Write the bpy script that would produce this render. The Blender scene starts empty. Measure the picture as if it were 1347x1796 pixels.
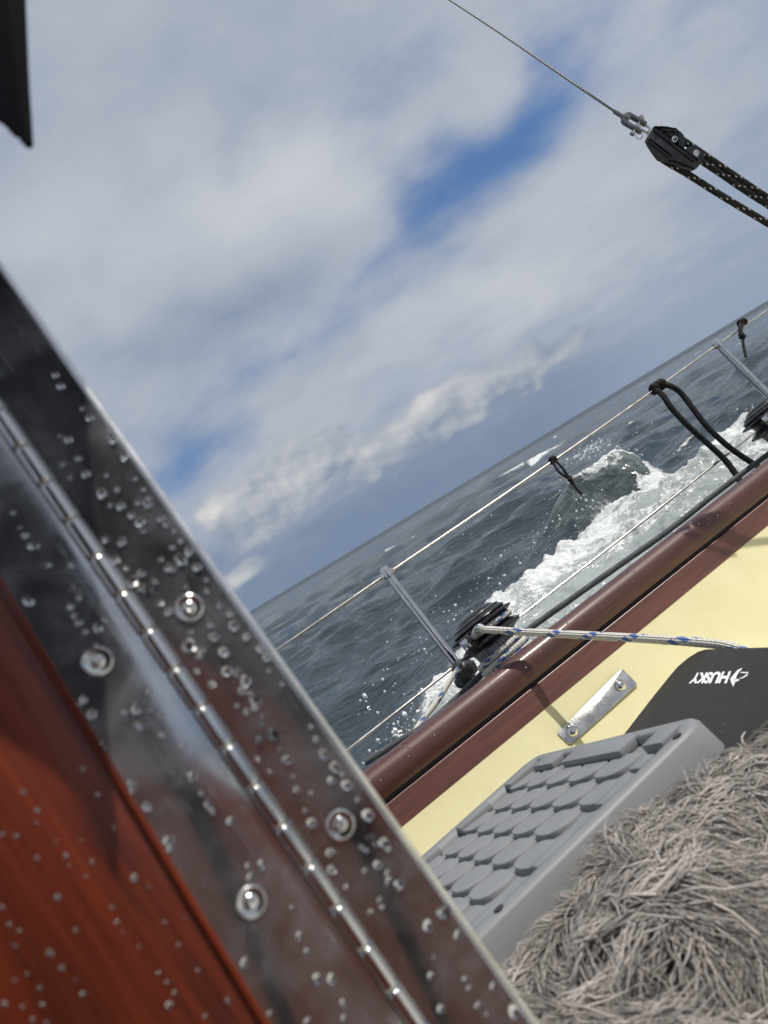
import bpy, bmesh, math, random
import numpy as np
from mathutils import Vector, Matrix

random.seed(7)
rng = np.random.default_rng(11)
sc = bpy.context.scene
COL = sc.collection

# ------------------------------------------------------------------ camera
EYE = 1.12                                   # metres above the mean sea level
FPX = 1250.0                                 # focal length in photograph pixels (1347 x 1796)
PITCH, ROLL, HEEL = math.radians(1.3), math.radians(31.0), math.radians(14.0)
CAM = np.array([0.0, 0.0, EYE])
Fv = np.array([0, math.cos(PITCH), math.sin(PITCH)])
U0 = np.array([0, -math.sin(PITCH), math.cos(PITCH)])
R0 = np.array([1.0, 0, 0])
Rv = math.cos(ROLL) * R0 - math.sin(ROLL) * U0
Uv = math.sin(ROLL) * R0 + math.cos(ROLL) * U0
cam_data = bpy.data.cameras.new('camera')
cam = bpy.data.objects.new('camera', cam_data)
COL.objects.link(cam)
cam.matrix_world = Matrix(((Rv[0], Uv[0], -Fv[0], CAM[0]), (Rv[1], Uv[1], -Fv[1], CAM[1]),
                           (Rv[2], Uv[2], -Fv[2], CAM[2]), (0, 0, 0, 1)))
cam_data.sensor_fit = 'VERTICAL'
cam_data.sensor_height = 36.0
cam_data.sensor_width = 27.0
cam_data.lens = FPX / 1796.0 * 36.0
cam_data.clip_start = 0.01
cam_data.clip_end = 40000.0
cam_data.dof.use_dof = True
cam_data.dof.focus_distance = 1.6
cam_data.dof.aperture_fstop = 8.5
sc.camera = cam

# ------------------------------------------------------------------ node helpers
class S:
    """A shader socket with arithmetic."""
    def __init__(s, nt, sock): s.nt, s.k = nt, sock
    def _m(s, op, *a, rev=False):
        n = s.nt.nodes.new('ShaderNodeMath'); n.operation = op
        args = [s] + list(a)
        if rev: args = args[::-1]
        for i, v in enumerate(args):
            if isinstance(v, S): s.nt.links.new(v.k, n.inputs[i])
            else: n.inputs[i].default_value = v
        return S(s.nt, n.outputs[0])
    def __add__(s, o): return s._m('ADD', o)
    __radd__ = __add__
    def __sub__(s, o): return s._m('SUBTRACT', o)
    def __rsub__(s, o): return s._m('SUBTRACT', o, rev=True)
    def __mul__(s, o): return s._m('MULTIPLY', o)
    __rmul__ = __mul__
    def __truediv__(s, o): return s._m('DIVIDE', o)
    def __pow__(s, o): return s._m('POWER', o)
    def f(s, op, *a): return s._m(op, *a)
    def clamp(s):
        r = s._m('ADD', 0.0); r.k.node.use_clamp = True; return r

def smooth(x, a, b):
    n = x.nt.nodes.new('ShaderNodeMapRange'); n.interpolation_type = 'SMOOTHSTEP'
    x.nt.links.new(x.k, n.inputs[0]); n.inputs[1].default_value = a; n.inputs[2].default_value = b
    n.inputs[3].default_value = 0; n.inputs[4].default_value = 1
    return S(x.nt, n.outputs[0])

def link(nt, v, inp):
    if isinstance(v, S): nt.links.new(v.k, inp)
    elif hasattr(v, 'is_output'): nt.links.new(v, inp)
    else: inp.default_value = v

def noise(nt, vec, scale, detail=4, rough=0.55, dist=0.0, col=False):
    n = nt.nodes.new('ShaderNodeTexNoise')
    if vec is not None: nt.links.new(vec, n.inputs['Vector'])
    n.inputs['Scale'].default_value = scale; n.inputs['Detail'].default_value = detail
    n.inputs['Roughness'].default_value = rough; n.inputs['Distortion'].default_value = dist
    return n.outputs['Color'] if col else S(nt, n.outputs['Fac'])

def mixc(nt, fac, a, b, blend='MIX'):
    n = nt.nodes.new('ShaderNodeMix'); n.data_type = 'RGBA'; n.blend_type = blend
    link(nt, fac, n.inputs[0])
    for v, i in ((a, 6), (b, 7)):
        if isinstance(v, (tuple, list)): n.inputs[i].default_value = tuple(v[:3]) + (1,)
        else: link(nt, v, n.inputs[i])
    return n.outputs[2]

def mapping(nt, vec, scale=(1, 1, 1), rot=(0, 0, 0), loc=(0, 0, 0)):
    n = nt.nodes.new('ShaderNodeMapping'); nt.links.new(vec, n.inputs[0])
    n.inputs['Scale'].default_value = scale; n.inputs['Rotation'].default_value = rot
    n.inputs['Location'].default_value = loc
    return n.outputs[0]

def combine(nt, x, y, z):
    n = nt.nodes.new('ShaderNodeCombineXYZ')
    for i, v in enumerate((x, y, z)): link(nt, v, n.inputs[i])
    return n.outputs[0]

def bump(nt, h, strength=0.3, dist=0.01, normal=None):
    n = nt.nodes.new('ShaderNodeBump')
    n.inputs['Strength'].default_value = strength; n.inputs['Distance'].default_value = dist
    link(nt, h, n.inputs['Height'])
    if normal is not None: nt.links.new(normal, n.inputs['Normal'])
    return n.outputs[0]

# ------------------------------------------------------------------ world: sky and clouds
SUN_EL, SUN_AZ = math.radians(65.0), math.radians(97.0)      # azimuth clockwise from +Y
SUN = np.array([math.cos(SUN_EL) * math.sin(SUN_AZ), math.cos(SUN_EL) * math.cos(SUN_AZ), math.sin(SUN_EL)])
world = bpy.data.worlds.new('World'); sc.world = world; world.use_nodes = True
nt = world.node_tree; nt.nodes.clear()
out = nt.nodes.new('ShaderNodeOutputWorld'); bg = nt.nodes.new('ShaderNodeBackground')
nt.links.new(bg.outputs[0], out.inputs[0]); bg.inputs[1].default_value = 0.1
sky = nt.nodes.new('ShaderNodeTexSky'); sky.sky_type = 'NISHITA'; sky.sun_disc = False
sky.sun_elevation = SUN_EL; sky.sun_rotation = SUN_AZ
sky.air_density = 1.0; sky.dust_density = 0.6; sky.ozone_density = 2.0
tc = nt.nodes.new('ShaderNodeTexCoord'); D = tc.outputs['Generated']
sep = nt.nodes.new('ShaderNodeSeparateXYZ'); nt.links.new(D, sep.inputs[0])
dx, dy, dz = (S(nt, sep.outputs[i]) for i in range(3))
az0 = dx.f('ARCTAN2', dy) * (180 / math.pi)
el0 = dz.f('ARCSINE') * (180 / math.pi)
warp = nt.nodes.new('ShaderNodeSeparateColor'); nt.links.new(noise(nt, D, 4.0, 2, 0.6, col=True), warp.inputs[0])
az = az0 + (S(nt, warp.outputs[0]) - 0.5) * 14.0
el = el0 + (S(nt, warp.outputs[1]) - 0.5) * 9.0
def blobs(L, A=None, E=None):
    """sum of soft spots (azimuth, elevation, widths, weight) on the dome."""
    v = combine(nt, A or az, E or el, 0.0); acc = None
    for a, e, sa, se, w in L:
        m1 = nt.nodes.new('ShaderNodeVectorMath'); m1.operation = 'MULTIPLY_ADD'; nt.links.new(v, m1.inputs[0])
        m1.inputs[1].default_value = (1 / sa, 1 / se, 0); m1.inputs[2].default_value = (-a / sa, -e / se, 0)
        m2 = nt.nodes.new('ShaderNodeVectorMath'); m2.operation = 'DOT_PRODUCT'; nt.links.new(m1.outputs[0], m2.inputs[0]); nt.links.new(m1.outputs[0], m2.inputs[1])
        m3 = nt.nodes.new('ShaderNodeMath'); m3.operation = 'POWER'; m3.inputs[0].default_value = math.exp(-1); nt.links.new(m2.outputs['Value'], m3.inputs[1])
        m4 = nt.nodes.new('ShaderNodeMath'); m4.operation = 'MULTIPLY_ADD'; nt.links.new(m3.outputs[0], m4.inputs[0]); m4.inputs[1].default_value = w
        if acc is None: m4.inputs[2].default_value = 0.0
        else: nt.links.new(acc, m4.inputs[2])
        acc = m4.outputs[0]
    return S(nt, acc)
# cloud deck seen in perspective
inv = (dz.f('MAXIMUM', 0.0) + 0.34)
P = combine(nt, dx / inv, dy / inv, 0.0)
n1 = noise(nt, P, 2.0, 6, 0.56)
n2 = noise(nt, mapping(nt, P, loc=(3.1, 1.7, 0)), 0.9, 3, 0.5)
n3 = noise(nt, mapping(nt, P, scale=(1.0, 1.3, 1.0), rot=(0, 0, 0.5), loc=(7.3, 2.2, 0)), 4.6, 5, 0.60)
gap = blobs([(19.5, 21, 4.5, 2.0, .42), (24.5, 19.6, 5, 2.1, .50), (30, 21.8, 5, 2.2, .42), (14.5, 21.0, 2.4, 3.5, .26),
             (18, 28, 9, 2.6, .15), (8, 18.2, 7, 1.6, .22), (-1, 16.0, 7, 1.4, .18), (-10.5, 12.6, 5, 1.6, .34),
             (37, 17.5, 6, 1.6, .22), (13, 15.2, 9, 1.4, .16)])
dens = n1 * 0.62 + n2 * 0.20 + n3 * 0.36 + 0.14 - gap * (1.35 - n3 * 0.7) + blobs([(8, 25.5, 8, 4, .18), (-8, 28, 8, 6, .14), (27, 24, 5, 2, .10), (24, 14, 9, 3, .12), (5, 12, 12, 3, .10)])
cover = smooth(dens, 0.08, 0.84)
lum = (n2 - 0.5) * 0.34 + (n3 - 0.5) * 0.36 + (n1 - 0.5) * 0.42 + 0.48 + blobs([
    (9, 26, 6, 4.5, .26), (2, 27, 5, 4, .16), (-10, 29, 8, 5, .18), (-4, 21.0, 10, 2.6, -.26), (5, 21.4, 7, 2.0, -.20), (3, 38, 16, 5, -.10), (10, 33, 8, 3, -.08),
    (10, 12, 8, 2.6, .14), (19, 10.5, 7, 2.5, .12), (28, 14, 8, 3.0, .04), (0, 13.5, 6, 1.6, -.12), (36, 9, 12, 3, -.10)])
lum = lum.clamp()
deck = mixc(nt, lum, (2.35, 2.95, 4.05), (6.5, 6.7, 7.0))
skyc = mixc(nt, 0.35, mixc(nt, 1.0, sky.outputs[0], (0.52, 0.68, 0.86), 'MULTIPLY'), (0.95, 2.0, 4.5))
c1 = mixc(nt, cover, skyc, deck)
# dull band of distant rain and haze above the horizon
hazeb = smooth(el0 + (n3 - 0.5) * 3.5 + (n1 - 0.5) * 3.0, 9.5, 1.0)
c2 = mixc(nt, hazeb * 0.90, c1, mixc(nt, smooth(az0, 12, 28), (1.75, 2.38, 3.60), (2.85, 3.55, 4.75)))
# cumulus bank on the horizon
V3 = combine(nt, az0 * 0.1, el0 * 0.15, 0.0)
f1 = noise(nt, V3, 2.3, 5, 0.50)
aw = az0 + (f1 - 0.5) * 5.0; ew = el0 + (f1 - 0.5) * 4.0
cu = blobs([(7.3, 6.5, 1.3, 1.3, 1.0), (4.6, 6.1, 1.5, 1.2, .9), (1.5, 5.5, 1.8, 1.2, .9), (10.3, 6.1, 2.2, 1.5, .95), (6.5, 4.6, 6, 1.3, .75),
            (14.5, 5.2, 3.0, 1.4, .85), (18.5, 4.6, 3.2, 1.1, .6), (-11.6, 8.0, 1.7, 1.1, 1.0), (-8.5, 7.2, 2.6, 2.0, .8),
            (-4.6, 8.0, 2.8, 2.4, .85), (-1.0, 7.6, 3, 1.9, .7), (-7, 5.2, 5, 1.4, .55), (-12.6, 2.5, 2.6, .95, .95), (-16, 3.4, 2.0, 1.2, .8),
            (-30, 6, 7, 2.2, .8), (52, 6, 8, 2.2, .8), (-60, 5, 9, 2.5, .8), (85, 5, 9, 2.5, .8)], A=aw, E=ew)
f2 = noise(nt, mapping(nt, V3, loc=(0.05, -0.08, 0)), 2.3, 4, 0.50)
cum = smooth(cu + (f1 - 0.5) * 0.36, 0.14, 0.62)
top = ((f1 - f2) * 1.7 + (cu - 0.7) * 0.22 + 0.20 + (el0 - 5.5) * 0.05 + blobs([(-12, 8.3, 2.4, 1.1, .42), (7, 7.3, 2.0, 1.0, .48), (4, 6.9, 1.6, .7, .34), (10.5, 7.0, 2.0, .8, .22), (1.2, 6.2, 1.4, .6, .25), (-12.6, 2.7, 2.4, .8, .42), (-5.5, 7.5, 1.5, 1, .2), (14.5, 6.2, 3, .8, .2)], A=az0, E=el0)).clamp()
cumc = mixc(nt, top, (2.45, 3.0, 3.95), (7.3, 7.2, 7.0))
c3 = mixc(nt, cum * 0.90, c2, cumc)
nt.links.new(c3, bg.inputs[0])
world.cycles.sampling_method = 'MANUAL'; world.cycles.sample_map_resolution = 256

# ------------------------------------------------------------------ sun and exposure
sd = bpy.data.lights.new('sun', 'SUN'); sd.energy = 4.2; sd.angle = math.radians(0.6); sd.color = (1.0, 0.95, 0.86)
so = bpy.data.objects.new('sun', sd); COL.objects.link(so)
so.rotation_euler = Vector(SUN).to_track_quat('Z', 'Y').to_euler(); so.location = (6, 2, 12)
sc.view_settings.view_transform = 'Standard'; sc.view_settings.look = 'None'
sc.view_settings.exposure = 0.0; sc.view_settings.gamma = 1.0; sc.view_settings.use_curve_mapping = False
sc.render.engine = 'CYCLES'
try:
    sc.cycles.use_denoising = True
    sc.cycles.max_bounces = 6; sc.cycles.adaptive_threshold = 0.02; sc.cycles.transparent_max_bounces = 8
    sc.cycles.caustics_reflective = False; sc.cycles.caustics_refractive = False
except Exception: pass

# ------------------------------------------------------------------ geometry helpers
# the boat's own axes: x along the rail (towards the right of the photo), y outboard, z up her mast
ux = 2830 * Rv + 1850 * Uv + 1250 * Fv; ux /= np.linalg.norm(ux)
_z = np.array([0, 0, 1.0]); _z = _z - ux * (_z @ ux); _z /= np.linalg.norm(_z)
_a = np.cross(_z, ux)
bz = math.cos(HEEL) * _z + math.sin(HEEL) * _a
by = np.cross(bz, ux)
BM = np.array([ux, by, bz])
def boat(x, y, z): return CAM + np.array([x, y, z]) @ BM
def boatv(a): return CAM + np.asarray(a, float) @ BM
def ray(px, py): return (px - 673.5) / FPX * Rv - (py - 898.0) / FPX * Uv + Fv
def at(px, py, d): return CAM + ray(px, py) * d
def on_plane(px, py, p0, n):
    r = ray(px, py); return CAM + r * ((np.asarray(p0) - CAM) @ n) / (r @ n)
def on_y(px, py, y):
    r = BM @ ray(px, py); return boatv(r * y / r[1])
def unit(v): v = np.asarray(v, float); return v / np.linalg.norm(v)

def empty(name, base, label, cat, group=None):
    o = bpy.data.objects.new(name, None); COL.objects.link(o)
    o.location = tuple(base); o.empty_display_size = 0.05
    o['label'] = label; o['category'] = cat
    if group: o['group'] = group
    return o
def wloc(o):
    p = np.zeros(3)
    while o is not None: p += np.array(o.location); o = o.parent
    return p
def mesh_data(name, V, Fc, mat, uv=None, smooth_=True, sharp=None):
    me = bpy.data.meshes.new(name)
    me.from_pydata([tuple(map(float, v)) for v in V], [], [tuple(f) for f in Fc])
    if uv is not None:
        l = me.uv_layers.new(name='UVMap')
        vi = np.empty(len(me.loops), dtype=np.int32); me.loops.foreach_get('vertex_index', vi)
        l.data.foreach_set('uv', np.asarray(uv, np.float32)[vi].ravel())
    if mat is not None: me.materials.append(mat)
    me.polygons.foreach_set('use_smooth', [smooth_] * len(me.polygons))
    if smooth_ and sharp:
        try: me.set_sharp_from_angle(angle=math.radians(sharp))
        except Exception: pass
    me.update()
    return me
def part(name, geo, mat, parent=None, base=None, label=None, cat=None, group=None, kind=None, smooth_=True, sharp=40):
    """geo = (verts in world space, faces[, uv]) -> one mesh object standing at base (or inside its parent)."""
    V, Fc = np.asarray(geo[0], float), geo[1]
    uv = geo[2] if len(geo) > 2 else None
    if parent is not None: b = wloc(parent)
    else: b = np.asarray(base if base is not None else V.mean(0))
    me = mesh_data(name, V - b, Fc, mat, uv, smooth_, sharp)
    o = bpy.data.objects.new(name, me); COL.objects.link(o)
    if parent is not None: o.parent = parent
    else: o.location = tuple(b)
    if label: o['label'] = label
    if cat: o['category'] = cat
    if group: o['group'] = group
    if kind: o['kind'] = kind
    return o
def inst(name, me, M, parent):
    """another copy of shared mesh data, M = world matrix, parent unrotated."""
    o = bpy.data.objects.new(name, me); COL.objects.link(o)
    o.parent = parent
    o.matrix_basis = Matrix.Translation(-Vector(wloc(parent))) @ M
    return o
def frame(o, x, y, z):
    return Matrix(((x[0], y[0], z[0], o[0]), (x[1], y[1], z[1], o[1]), (x[2], y[2], z[2], o[2]), (0, 0, 0, 1)))

def merge(*gs):
    V, Fc, UVs, n = [], [], [], 0
    has = all(len(g) > 2 for g in gs)
    for g in gs:
        V += list(g[0]); Fc += [tuple(i + n for i in f) for f in g[1]]
        if has: UVs += list(g[2])
        n += len(g[0])
    return (V, Fc, UVs) if has else (V, Fc)

def spline(pts, step=0.01, closed=False):
    P = np.asarray(pts, float); n = len(P); res = []
    if n == 2:
        k = max(2, int(np.linalg.norm(P[1] - P[0]) / step)); return np.array([P[0] + (P[1] - P[0]) * t for t in np.linspace(0, 1, k)])
    for i in range(n - 1):
        a, b, c, d = P[max(i - 1, 0)], P[i], P[i + 1], P[min(i + 2, n - 1)]
        k = max(2, int(np.linalg.norm(c - b) / step))
        for t in np.linspace(0, 1, k, endpoint=False):
            res.append(0.5 * (2 * b + (c - a) * t + (2 * a - 5 * b + 4 * c - d) * t * t + (3 * b - a - 3 * c + d) * t ** 3))
    res.append(P[-1]); return np.array(res)

def tube(pts, r, seg=12, braid=None, caps=True):
    """pts world path, r radius or list; uv = (around, metres along). braid=(strands, pitch, depth)."""
    P = np.asarray(pts, float); n = len(P)
    T = np.gradient(P, axis=0); T /= np.linalg.norm(T, axis=1)[:, None] + 1e-12
    N = np.cross(T[0], [0.3, 0.5, 0.81]); N /= np.linalg.norm(N)
    L = np.concatenate([[0], np.cumsum(np.linalg.norm(np.diff(P, axis=0), axis=1))])
    V, UVs = [], []
    rr = np.full(n, r) if np.isscalar(r) else np.asarray(r, float)
    th = np.arange(seg + 1) / seg * 2 * math.pi
    for i in range(n):
        N = N - T[i] * (N @ T[i]); N /= np.linalg.norm(N); Bn = np.cross(T[i], N)
        rad = np.full(seg + 1, rr[i])
        if braid:
            ns, pitch, dp = braid
            p = th / (2 * math.pi) * ns + L[i] / pitch; q = th / (2 * math.pi) * ns - L[i] / pitch
            rad = rad * (1 + dp * np.cos(2 * math.pi * p) * np.cos(2 * math.pi * q))
        for j in range(seg + 1):
            V.append(P[i] + rad[j] * (math.cos(th[j]) * N + math.sin(th[j]) * Bn)); UVs.append((j / seg, L[i]))
    Fc = []
    m = seg + 1
    for i in range(n - 1):
        for j in range(seg): Fc.append((i * m + j, i * m + j + 1, (i + 1) * m + j + 1, (i + 1) * m + j))
    if caps:
        Fc.append(tuple(range(seg - 1, -1, -1))); Fc.append(tuple((n - 1) * m + j for j in range(seg)))
    return V, Fc, UVs

def lathe(prof, o, ax, seg=32, xref=None, rmod=None):
    """prof = [(radius, height)], axis ax from point o."""
    ax = unit(ax); x = np.cross(ax, xref if xref is not None else [0.31, 0.77, 0.55]); x = unit(x); y = np.cross(ax, x)
    V, Fc = [], []
    for k, (r, h) in enumerate(prof):
        for j in range(seg):
            t = 2 * math.pi * j / seg; q = r * (rmod(k, t) if rmod else 1)
            V.append(np.asarray(o) + ax * h + q * (math.cos(t) * x + math.sin(t) * y))
    for k in range(len(prof) - 1):
        for j in range(seg):
            a, b = k * seg + j, k * seg + (j + 1) % seg
            Fc.append((a, b, b + seg, a + seg))
    Fc.append(tuple(range(seg - 1, -1, -1))); Fc.append(tuple((len(prof) - 1) * seg + j for j in range(seg)))
    return V, Fc

def prism(pts, vec, bev=0.0, segs=2):
    """closed outline (world points) extruded along vec, edges softened."""
    bm = bmesh.new(); vs = [bm.verts.new(tuple(p)) for p in pts]; f = bm.faces.new(vs)
    r = bmesh.ops.extrude_face_region(bm, geom=[f])
    bmesh.ops.translate(bm, verts=[e for e in r['geom'] if isinstance(e, bmesh.types.BMVert)], vec=tuple(vec))
    bmesh.ops.recalc_face_normals(bm, faces=bm.faces)
    if bev:
        es = [e for e in bm.edges if len(e.link_faces) == 2 and e.calc_face_angle(0) > 0.6]
        bmesh.ops.bevel(bm, geom=es, offset=bev, segments=segs, profile=0.5, affect='EDGES', clamp_overlap=True)
    bm.verts.index_update()
    V = [np.array(v.co) for v in bm.verts]; Fc = [tuple(v.index for v in q.verts) for q in bm.faces]; bm.free()
    return V, Fc
def box(c, x, y, z, bev=0.0, segs=2):
    """centre and the three half-axis vectors."""
    c, x, y, z = map(np.asarray, (c, x, y, z))
    return prism([c - x - y - z, c + x - y - z, c + x + y - z, c - x + y - z], 2 * z, bev, segs)
def sweep(prof, xs, off=None):
    """profile (y, z) pushed along the boat's x."""
    V, Fc = [], []; m = len(prof)
    for x in xs:
        dy_, dz_ = off(x) if off else (0, 0)
        for (y, z) in prof: V.append(boat(x, y + dy_, z + dz_))
    for i in range(len(xs) - 1):
        for j in range(m):
            a, b = i * m + j, i * m + (j + 1) % m; Fc.append((a, a + m, b + m, b))
    Fc.append(tuple(range(m))); Fc.append(tuple((len(xs) - 1) * m + j for j in range(m - 1, -1, -1)))
    return V, Fc
def chaikin(p, k=2):
    p = [np.asarray(q, float) for q in p]
    for _ in range(k):
        r = []
        for i in range(len(p)):
            a, b = p[i], p[(i + 1) % len(p)]; r += [a * .75 + b * .25, a * .25 + b * .75]
        p = r
    return p
def vnoise(x, y, seed=0):
    """smooth lattice noise for arrays, 0..1."""
    xi, yi = np.floor(x).astype(np.int64), np.floor(y).astype(np.int64); fx, fy = x - xi, y - yi
    fx = fx * fx * (3 - 2 * fx); fy = fy * fy * (3 - 2 * fy)
    def h(a, b):
        k = (a * 374761393 + b * 668265263 + seed * 974711) & 0x7fffffff
        k = ((k ^ (k >> 13)) * 1274126177) & 0x7fffffff
        return ((k ^ (k >> 16)) & 0xffff) / 65535.0
    return (h(xi, yi) * (1 - fx) + h(xi + 1, yi) * fx) * (1 - fy) + (h(xi, yi + 1) * (1 - fx) + h(xi + 1, yi + 1) * fx) * fy
def fbm(x, y, oct_=4, seed=0):
    t, a, s = 0, 0.5, 0
    for o in range(oct_): t = t + a * vnoise(x * 2 ** o, y * 2 ** o, seed + o); s += a; a *= 0.5
    return t / s

# ------------------------------------------------------------------ materials
def material(name):
    m = bpy.data.materials.new(name); m.use_nodes = True
    nt = m.node_tree; b = nt.nodes['Principled BSDF']
    return m, nt, b
def pset(b, **k):
    names = dict(col='Base Color', rough='Roughness', metal='Metallic', ior='IOR', spec='Specular IOR Level', trans='Transmission Weight',
                 coat='Coat Weight', coatr='Coat Roughness', sheen='Sheen Weight', aniso='Anisotropic', normal='Normal')
    for q, v in k.items():
        if q == 'col' and isinstance(v, tuple): v = v[:3] + (1,)
        link(b.id_data, v, b.inputs[names[q]])
def pos(nt):
    return nt.nodes.new('ShaderNodeNewGeometry').outputs['Position']
def boatpos(nt):
    """position turned into the boat's axes."""
    p = pos(nt)
    def dot(v):
        n = nt.nodes.new('ShaderNodeVectorMath'); n.operation = 'DOT_PRODUCT'; nt.links.new(p, n.inputs[0]); n.inputs[1].default_value = tuple(v)
        return n.outputs['Value']
    return combine(nt, dot(ux), dot(by), dot(bz))
def simple(name, col, rough=0.5, metal=0.0, var=0.15, scale=40, bmp=0.0, coat=0.0, bscale=None, spec=0.5):
    m, nt, b = material(name)
    p = pos(nt); n = noise(nt, p, scale, 5, 0.6)
    dark = tuple(c * (1 - var) for c in col); lite = tuple(min(1, c * (1 + var)) for c in col)
    pset(b, col=mixc(nt, smooth(n, .3, .7), dark, lite), metal=metal, coat=coat, coatr=0.08, spec=spec)
    pset(b, rough=((n - 0.5) * min(0.25, rough * .9) + rough))
    if bmp: pset(b, normal=bump(nt, noise(nt, p, bscale or scale * 4, 4), bmp, 0.002))
    return m

M = {}
M['steel'] = simple('polished_steel', (.62, .61, .60), .07, 1.0, .08, 60)
M['edge_steel'] = simple('dull_edge_steel', (.72, .72, .72), .46, 1.0, .15, 60)
M['tube_steel'] = simple('tube_steel', (.58, .57, .56), .06, 1.0, .12, 30)
M['plate_steel'] = simple('brushed_plate', (.60, .58, .55), .22, 1.0, .15, 45, .25)
M['black_metal'] = simple('black_anodised', (.030, .031, .034), .24, .35, .3, 60, .12)
M['black_plastic'] = simple('black_plastic', (.022, .023, .025), .42, 0, .3, 90, .15)
M['dark_canvas'] = simple('dark_canvas', (.007, .008, .012), .9, 0, .25, 30, .4, bscale=900, spec=.05)
M['dark_inside'] = simple('dark_inside', (.02, .019, .018), .6, 0, .3, 8)
M['deck'] = simple('deck_paint', (.42, .43, .42), .5, 0, .1, 30, .1)
M['hull'] = simple('hull_paint', (.55, .54, .48), .25, 0, .05, 6)
M['grey_alloy'] = simple('weathered_alloy', (.20, .205, .21), .34, .85, .25, 50, .2)
M['white_print'] = simple('white_print', (.78, .80, .82), .5, 0, .05, 100)

# yellow gelcoat with faint dirt and hairline marks
m, nt, b = material('yellow_gelcoat'); p = boatpos(nt)
n = noise(nt, p, 9, 6, .65); n_s = noise(nt, p, 160, 3, .6); spk = smooth(n_s, .72, .78)
c = mixc(nt, smooth(n, .3, .75), (.655, .605, .365), (.705, .66, .42)); c = mixc(nt, spk * .6, c, (.4, .33, .15))
st = smooth(noise(nt, mapping(nt, p, scale=(2, 2, 30)), 6, 4, .7), .62, .8); c = mixc(nt, st * .22, c, (.5, .43, .24)); sf = smooth(noise(nt, mapping(nt, p, scale=(1, 3, 3), rot=(0, .3, .2)), 40, 6, .75), .64, .74); c = mixc(nt, sf * .42, c, (.42, .37, .22))
pset(b, col=c, rough=(n - .5) * .2 + .33, normal=bump(nt, noise(nt, p, 25, 3), .05, .004)); M['yellow'] = m

def wood(name, dark, lite, axis, coat=1.0, coatr=.06, rough=.45, gs=1.0, fleck=0.0):
    m, nt, b = material(name); p = boatpos(nt) if axis == 'boat' else axis(nt)
    g = noise(nt, mapping(nt, p, scale=(2.2 * gs, 42 * gs, 42 * gs)), 1.6, 8, .62, .6)
    g2 = noise(nt, mapping(nt, p, scale=(9 * gs, 260 * gs, 260 * gs)), 1.2, 5, .6)
    g3 = noise(nt, p, 3.0, 3)
    t = (smooth(g, .28, .72) * .62 + smooth(g2, .3, .7) * .28 + (g3 - .5) * .4).clamp()
    c = mixc(nt, t, dark, lite)
    rr = noise(nt, p, 30, 5, .7)
    if fleck: c = mixc(nt, smooth(noise(nt, p, 240, 2), .70, .76) * fleck, c, (.5, .42, .38))
    pset(b, col=c, rough=rough, coat=coat, coatr=(rr - .5) * .1 + coatr, normal=bump(nt, g2 + rr * .6, .10, .002)); return m
M['rail'] = wood('varnished_mahogany_rail', (.038, .0092, .0075), (.098, .026, .020), 'boat', .36, .12, .5, fleck=.25)
M['trim'] = wood('worn_mahogany_trim', (.080, .029, .025), (.165, .062, .053), 'boat', .2, .3, .45, fleck=.3)

# rope braids
def rope_mat(name, base, fleck, fl_frac, strands=8, pitch=.012, rough=.75, dirty=.25, groove=.45, marks=1.0, dash=.34):
    m, nt, b = material(name)
    uvn = nt.nodes.new('ShaderNodeUVMap'); sp = nt.nodes.new('ShaderNodeSeparateXYZ'); nt.links.new(uvn.outputs[0], sp.inputs[0])
    u, v = S(nt, sp.outputs[0]), S(nt, sp.outputs[1])
    pp = u * strands + v * (1 / pitch); qq = u * strands - v * (1 / pitch)
    braidh = (pp * (2 * math.pi)).f('COSINE') * (qq * (2 * math.pi)).f('COSINE')
    carrier = (pp * (marks / strands)).f('FRACT')                        # one marked yarn winding round
    other = (qq * 0.5).f('FRACT')
    fm = smooth((carrier - .5).f('ABSOLUTE'), .5 * fl_frac, .5 * fl_frac * .8) * smooth((other - .5).f('ABSOLUTE'), dash, dash * .8)
    p = pos(nt); d = noise(nt, p, 45, 5, .65)
    c = mixc(nt, smooth(d, .35, .75) * dirty, base, tuple(x * .45 for x in base))
    c = mixc(nt, fm, c, fleck)
    c = mixc(nt, smooth(braidh, .1, -.9) * groove, c, tuple(x * .35 for x in base))
    pset(b, col=c, rough=rough, spec=.3, normal=bump(nt, braidh + (d - .5) * .6, .6, .0015)); return m
M['rope_blue'] = rope_mat('white_blue_braid', (.62, .60, .55), (.07, .14, .38), .34, 6, .016)
M['rope_black'] = rope_mat('black_braid', (.012, .012, .014), (.02, .02, .022), .2, 8, .010, .7)
M['rope_fleck'] = rope_mat('black_white_fleck_braid', (.016, .016, .019), (.60, .60, .60), .22, 8, .011, .6, .1, .45, 2.0, .17)
M['rope_grey'] = rope_mat('grey_wet_braid', (.075, .08, .09), (.11, .115, .125), .3, 8, .011, .4)
M['wire'] = simple('guard_wire_steel', (.56, .545, .52), .26, .95, .12, 30)
M['stay'] = rope_mat('weathered_stay_wire', (.22, .225, .235), (.25, .25, .25), .1, 3, .016, .4, .15, .3)
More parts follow.
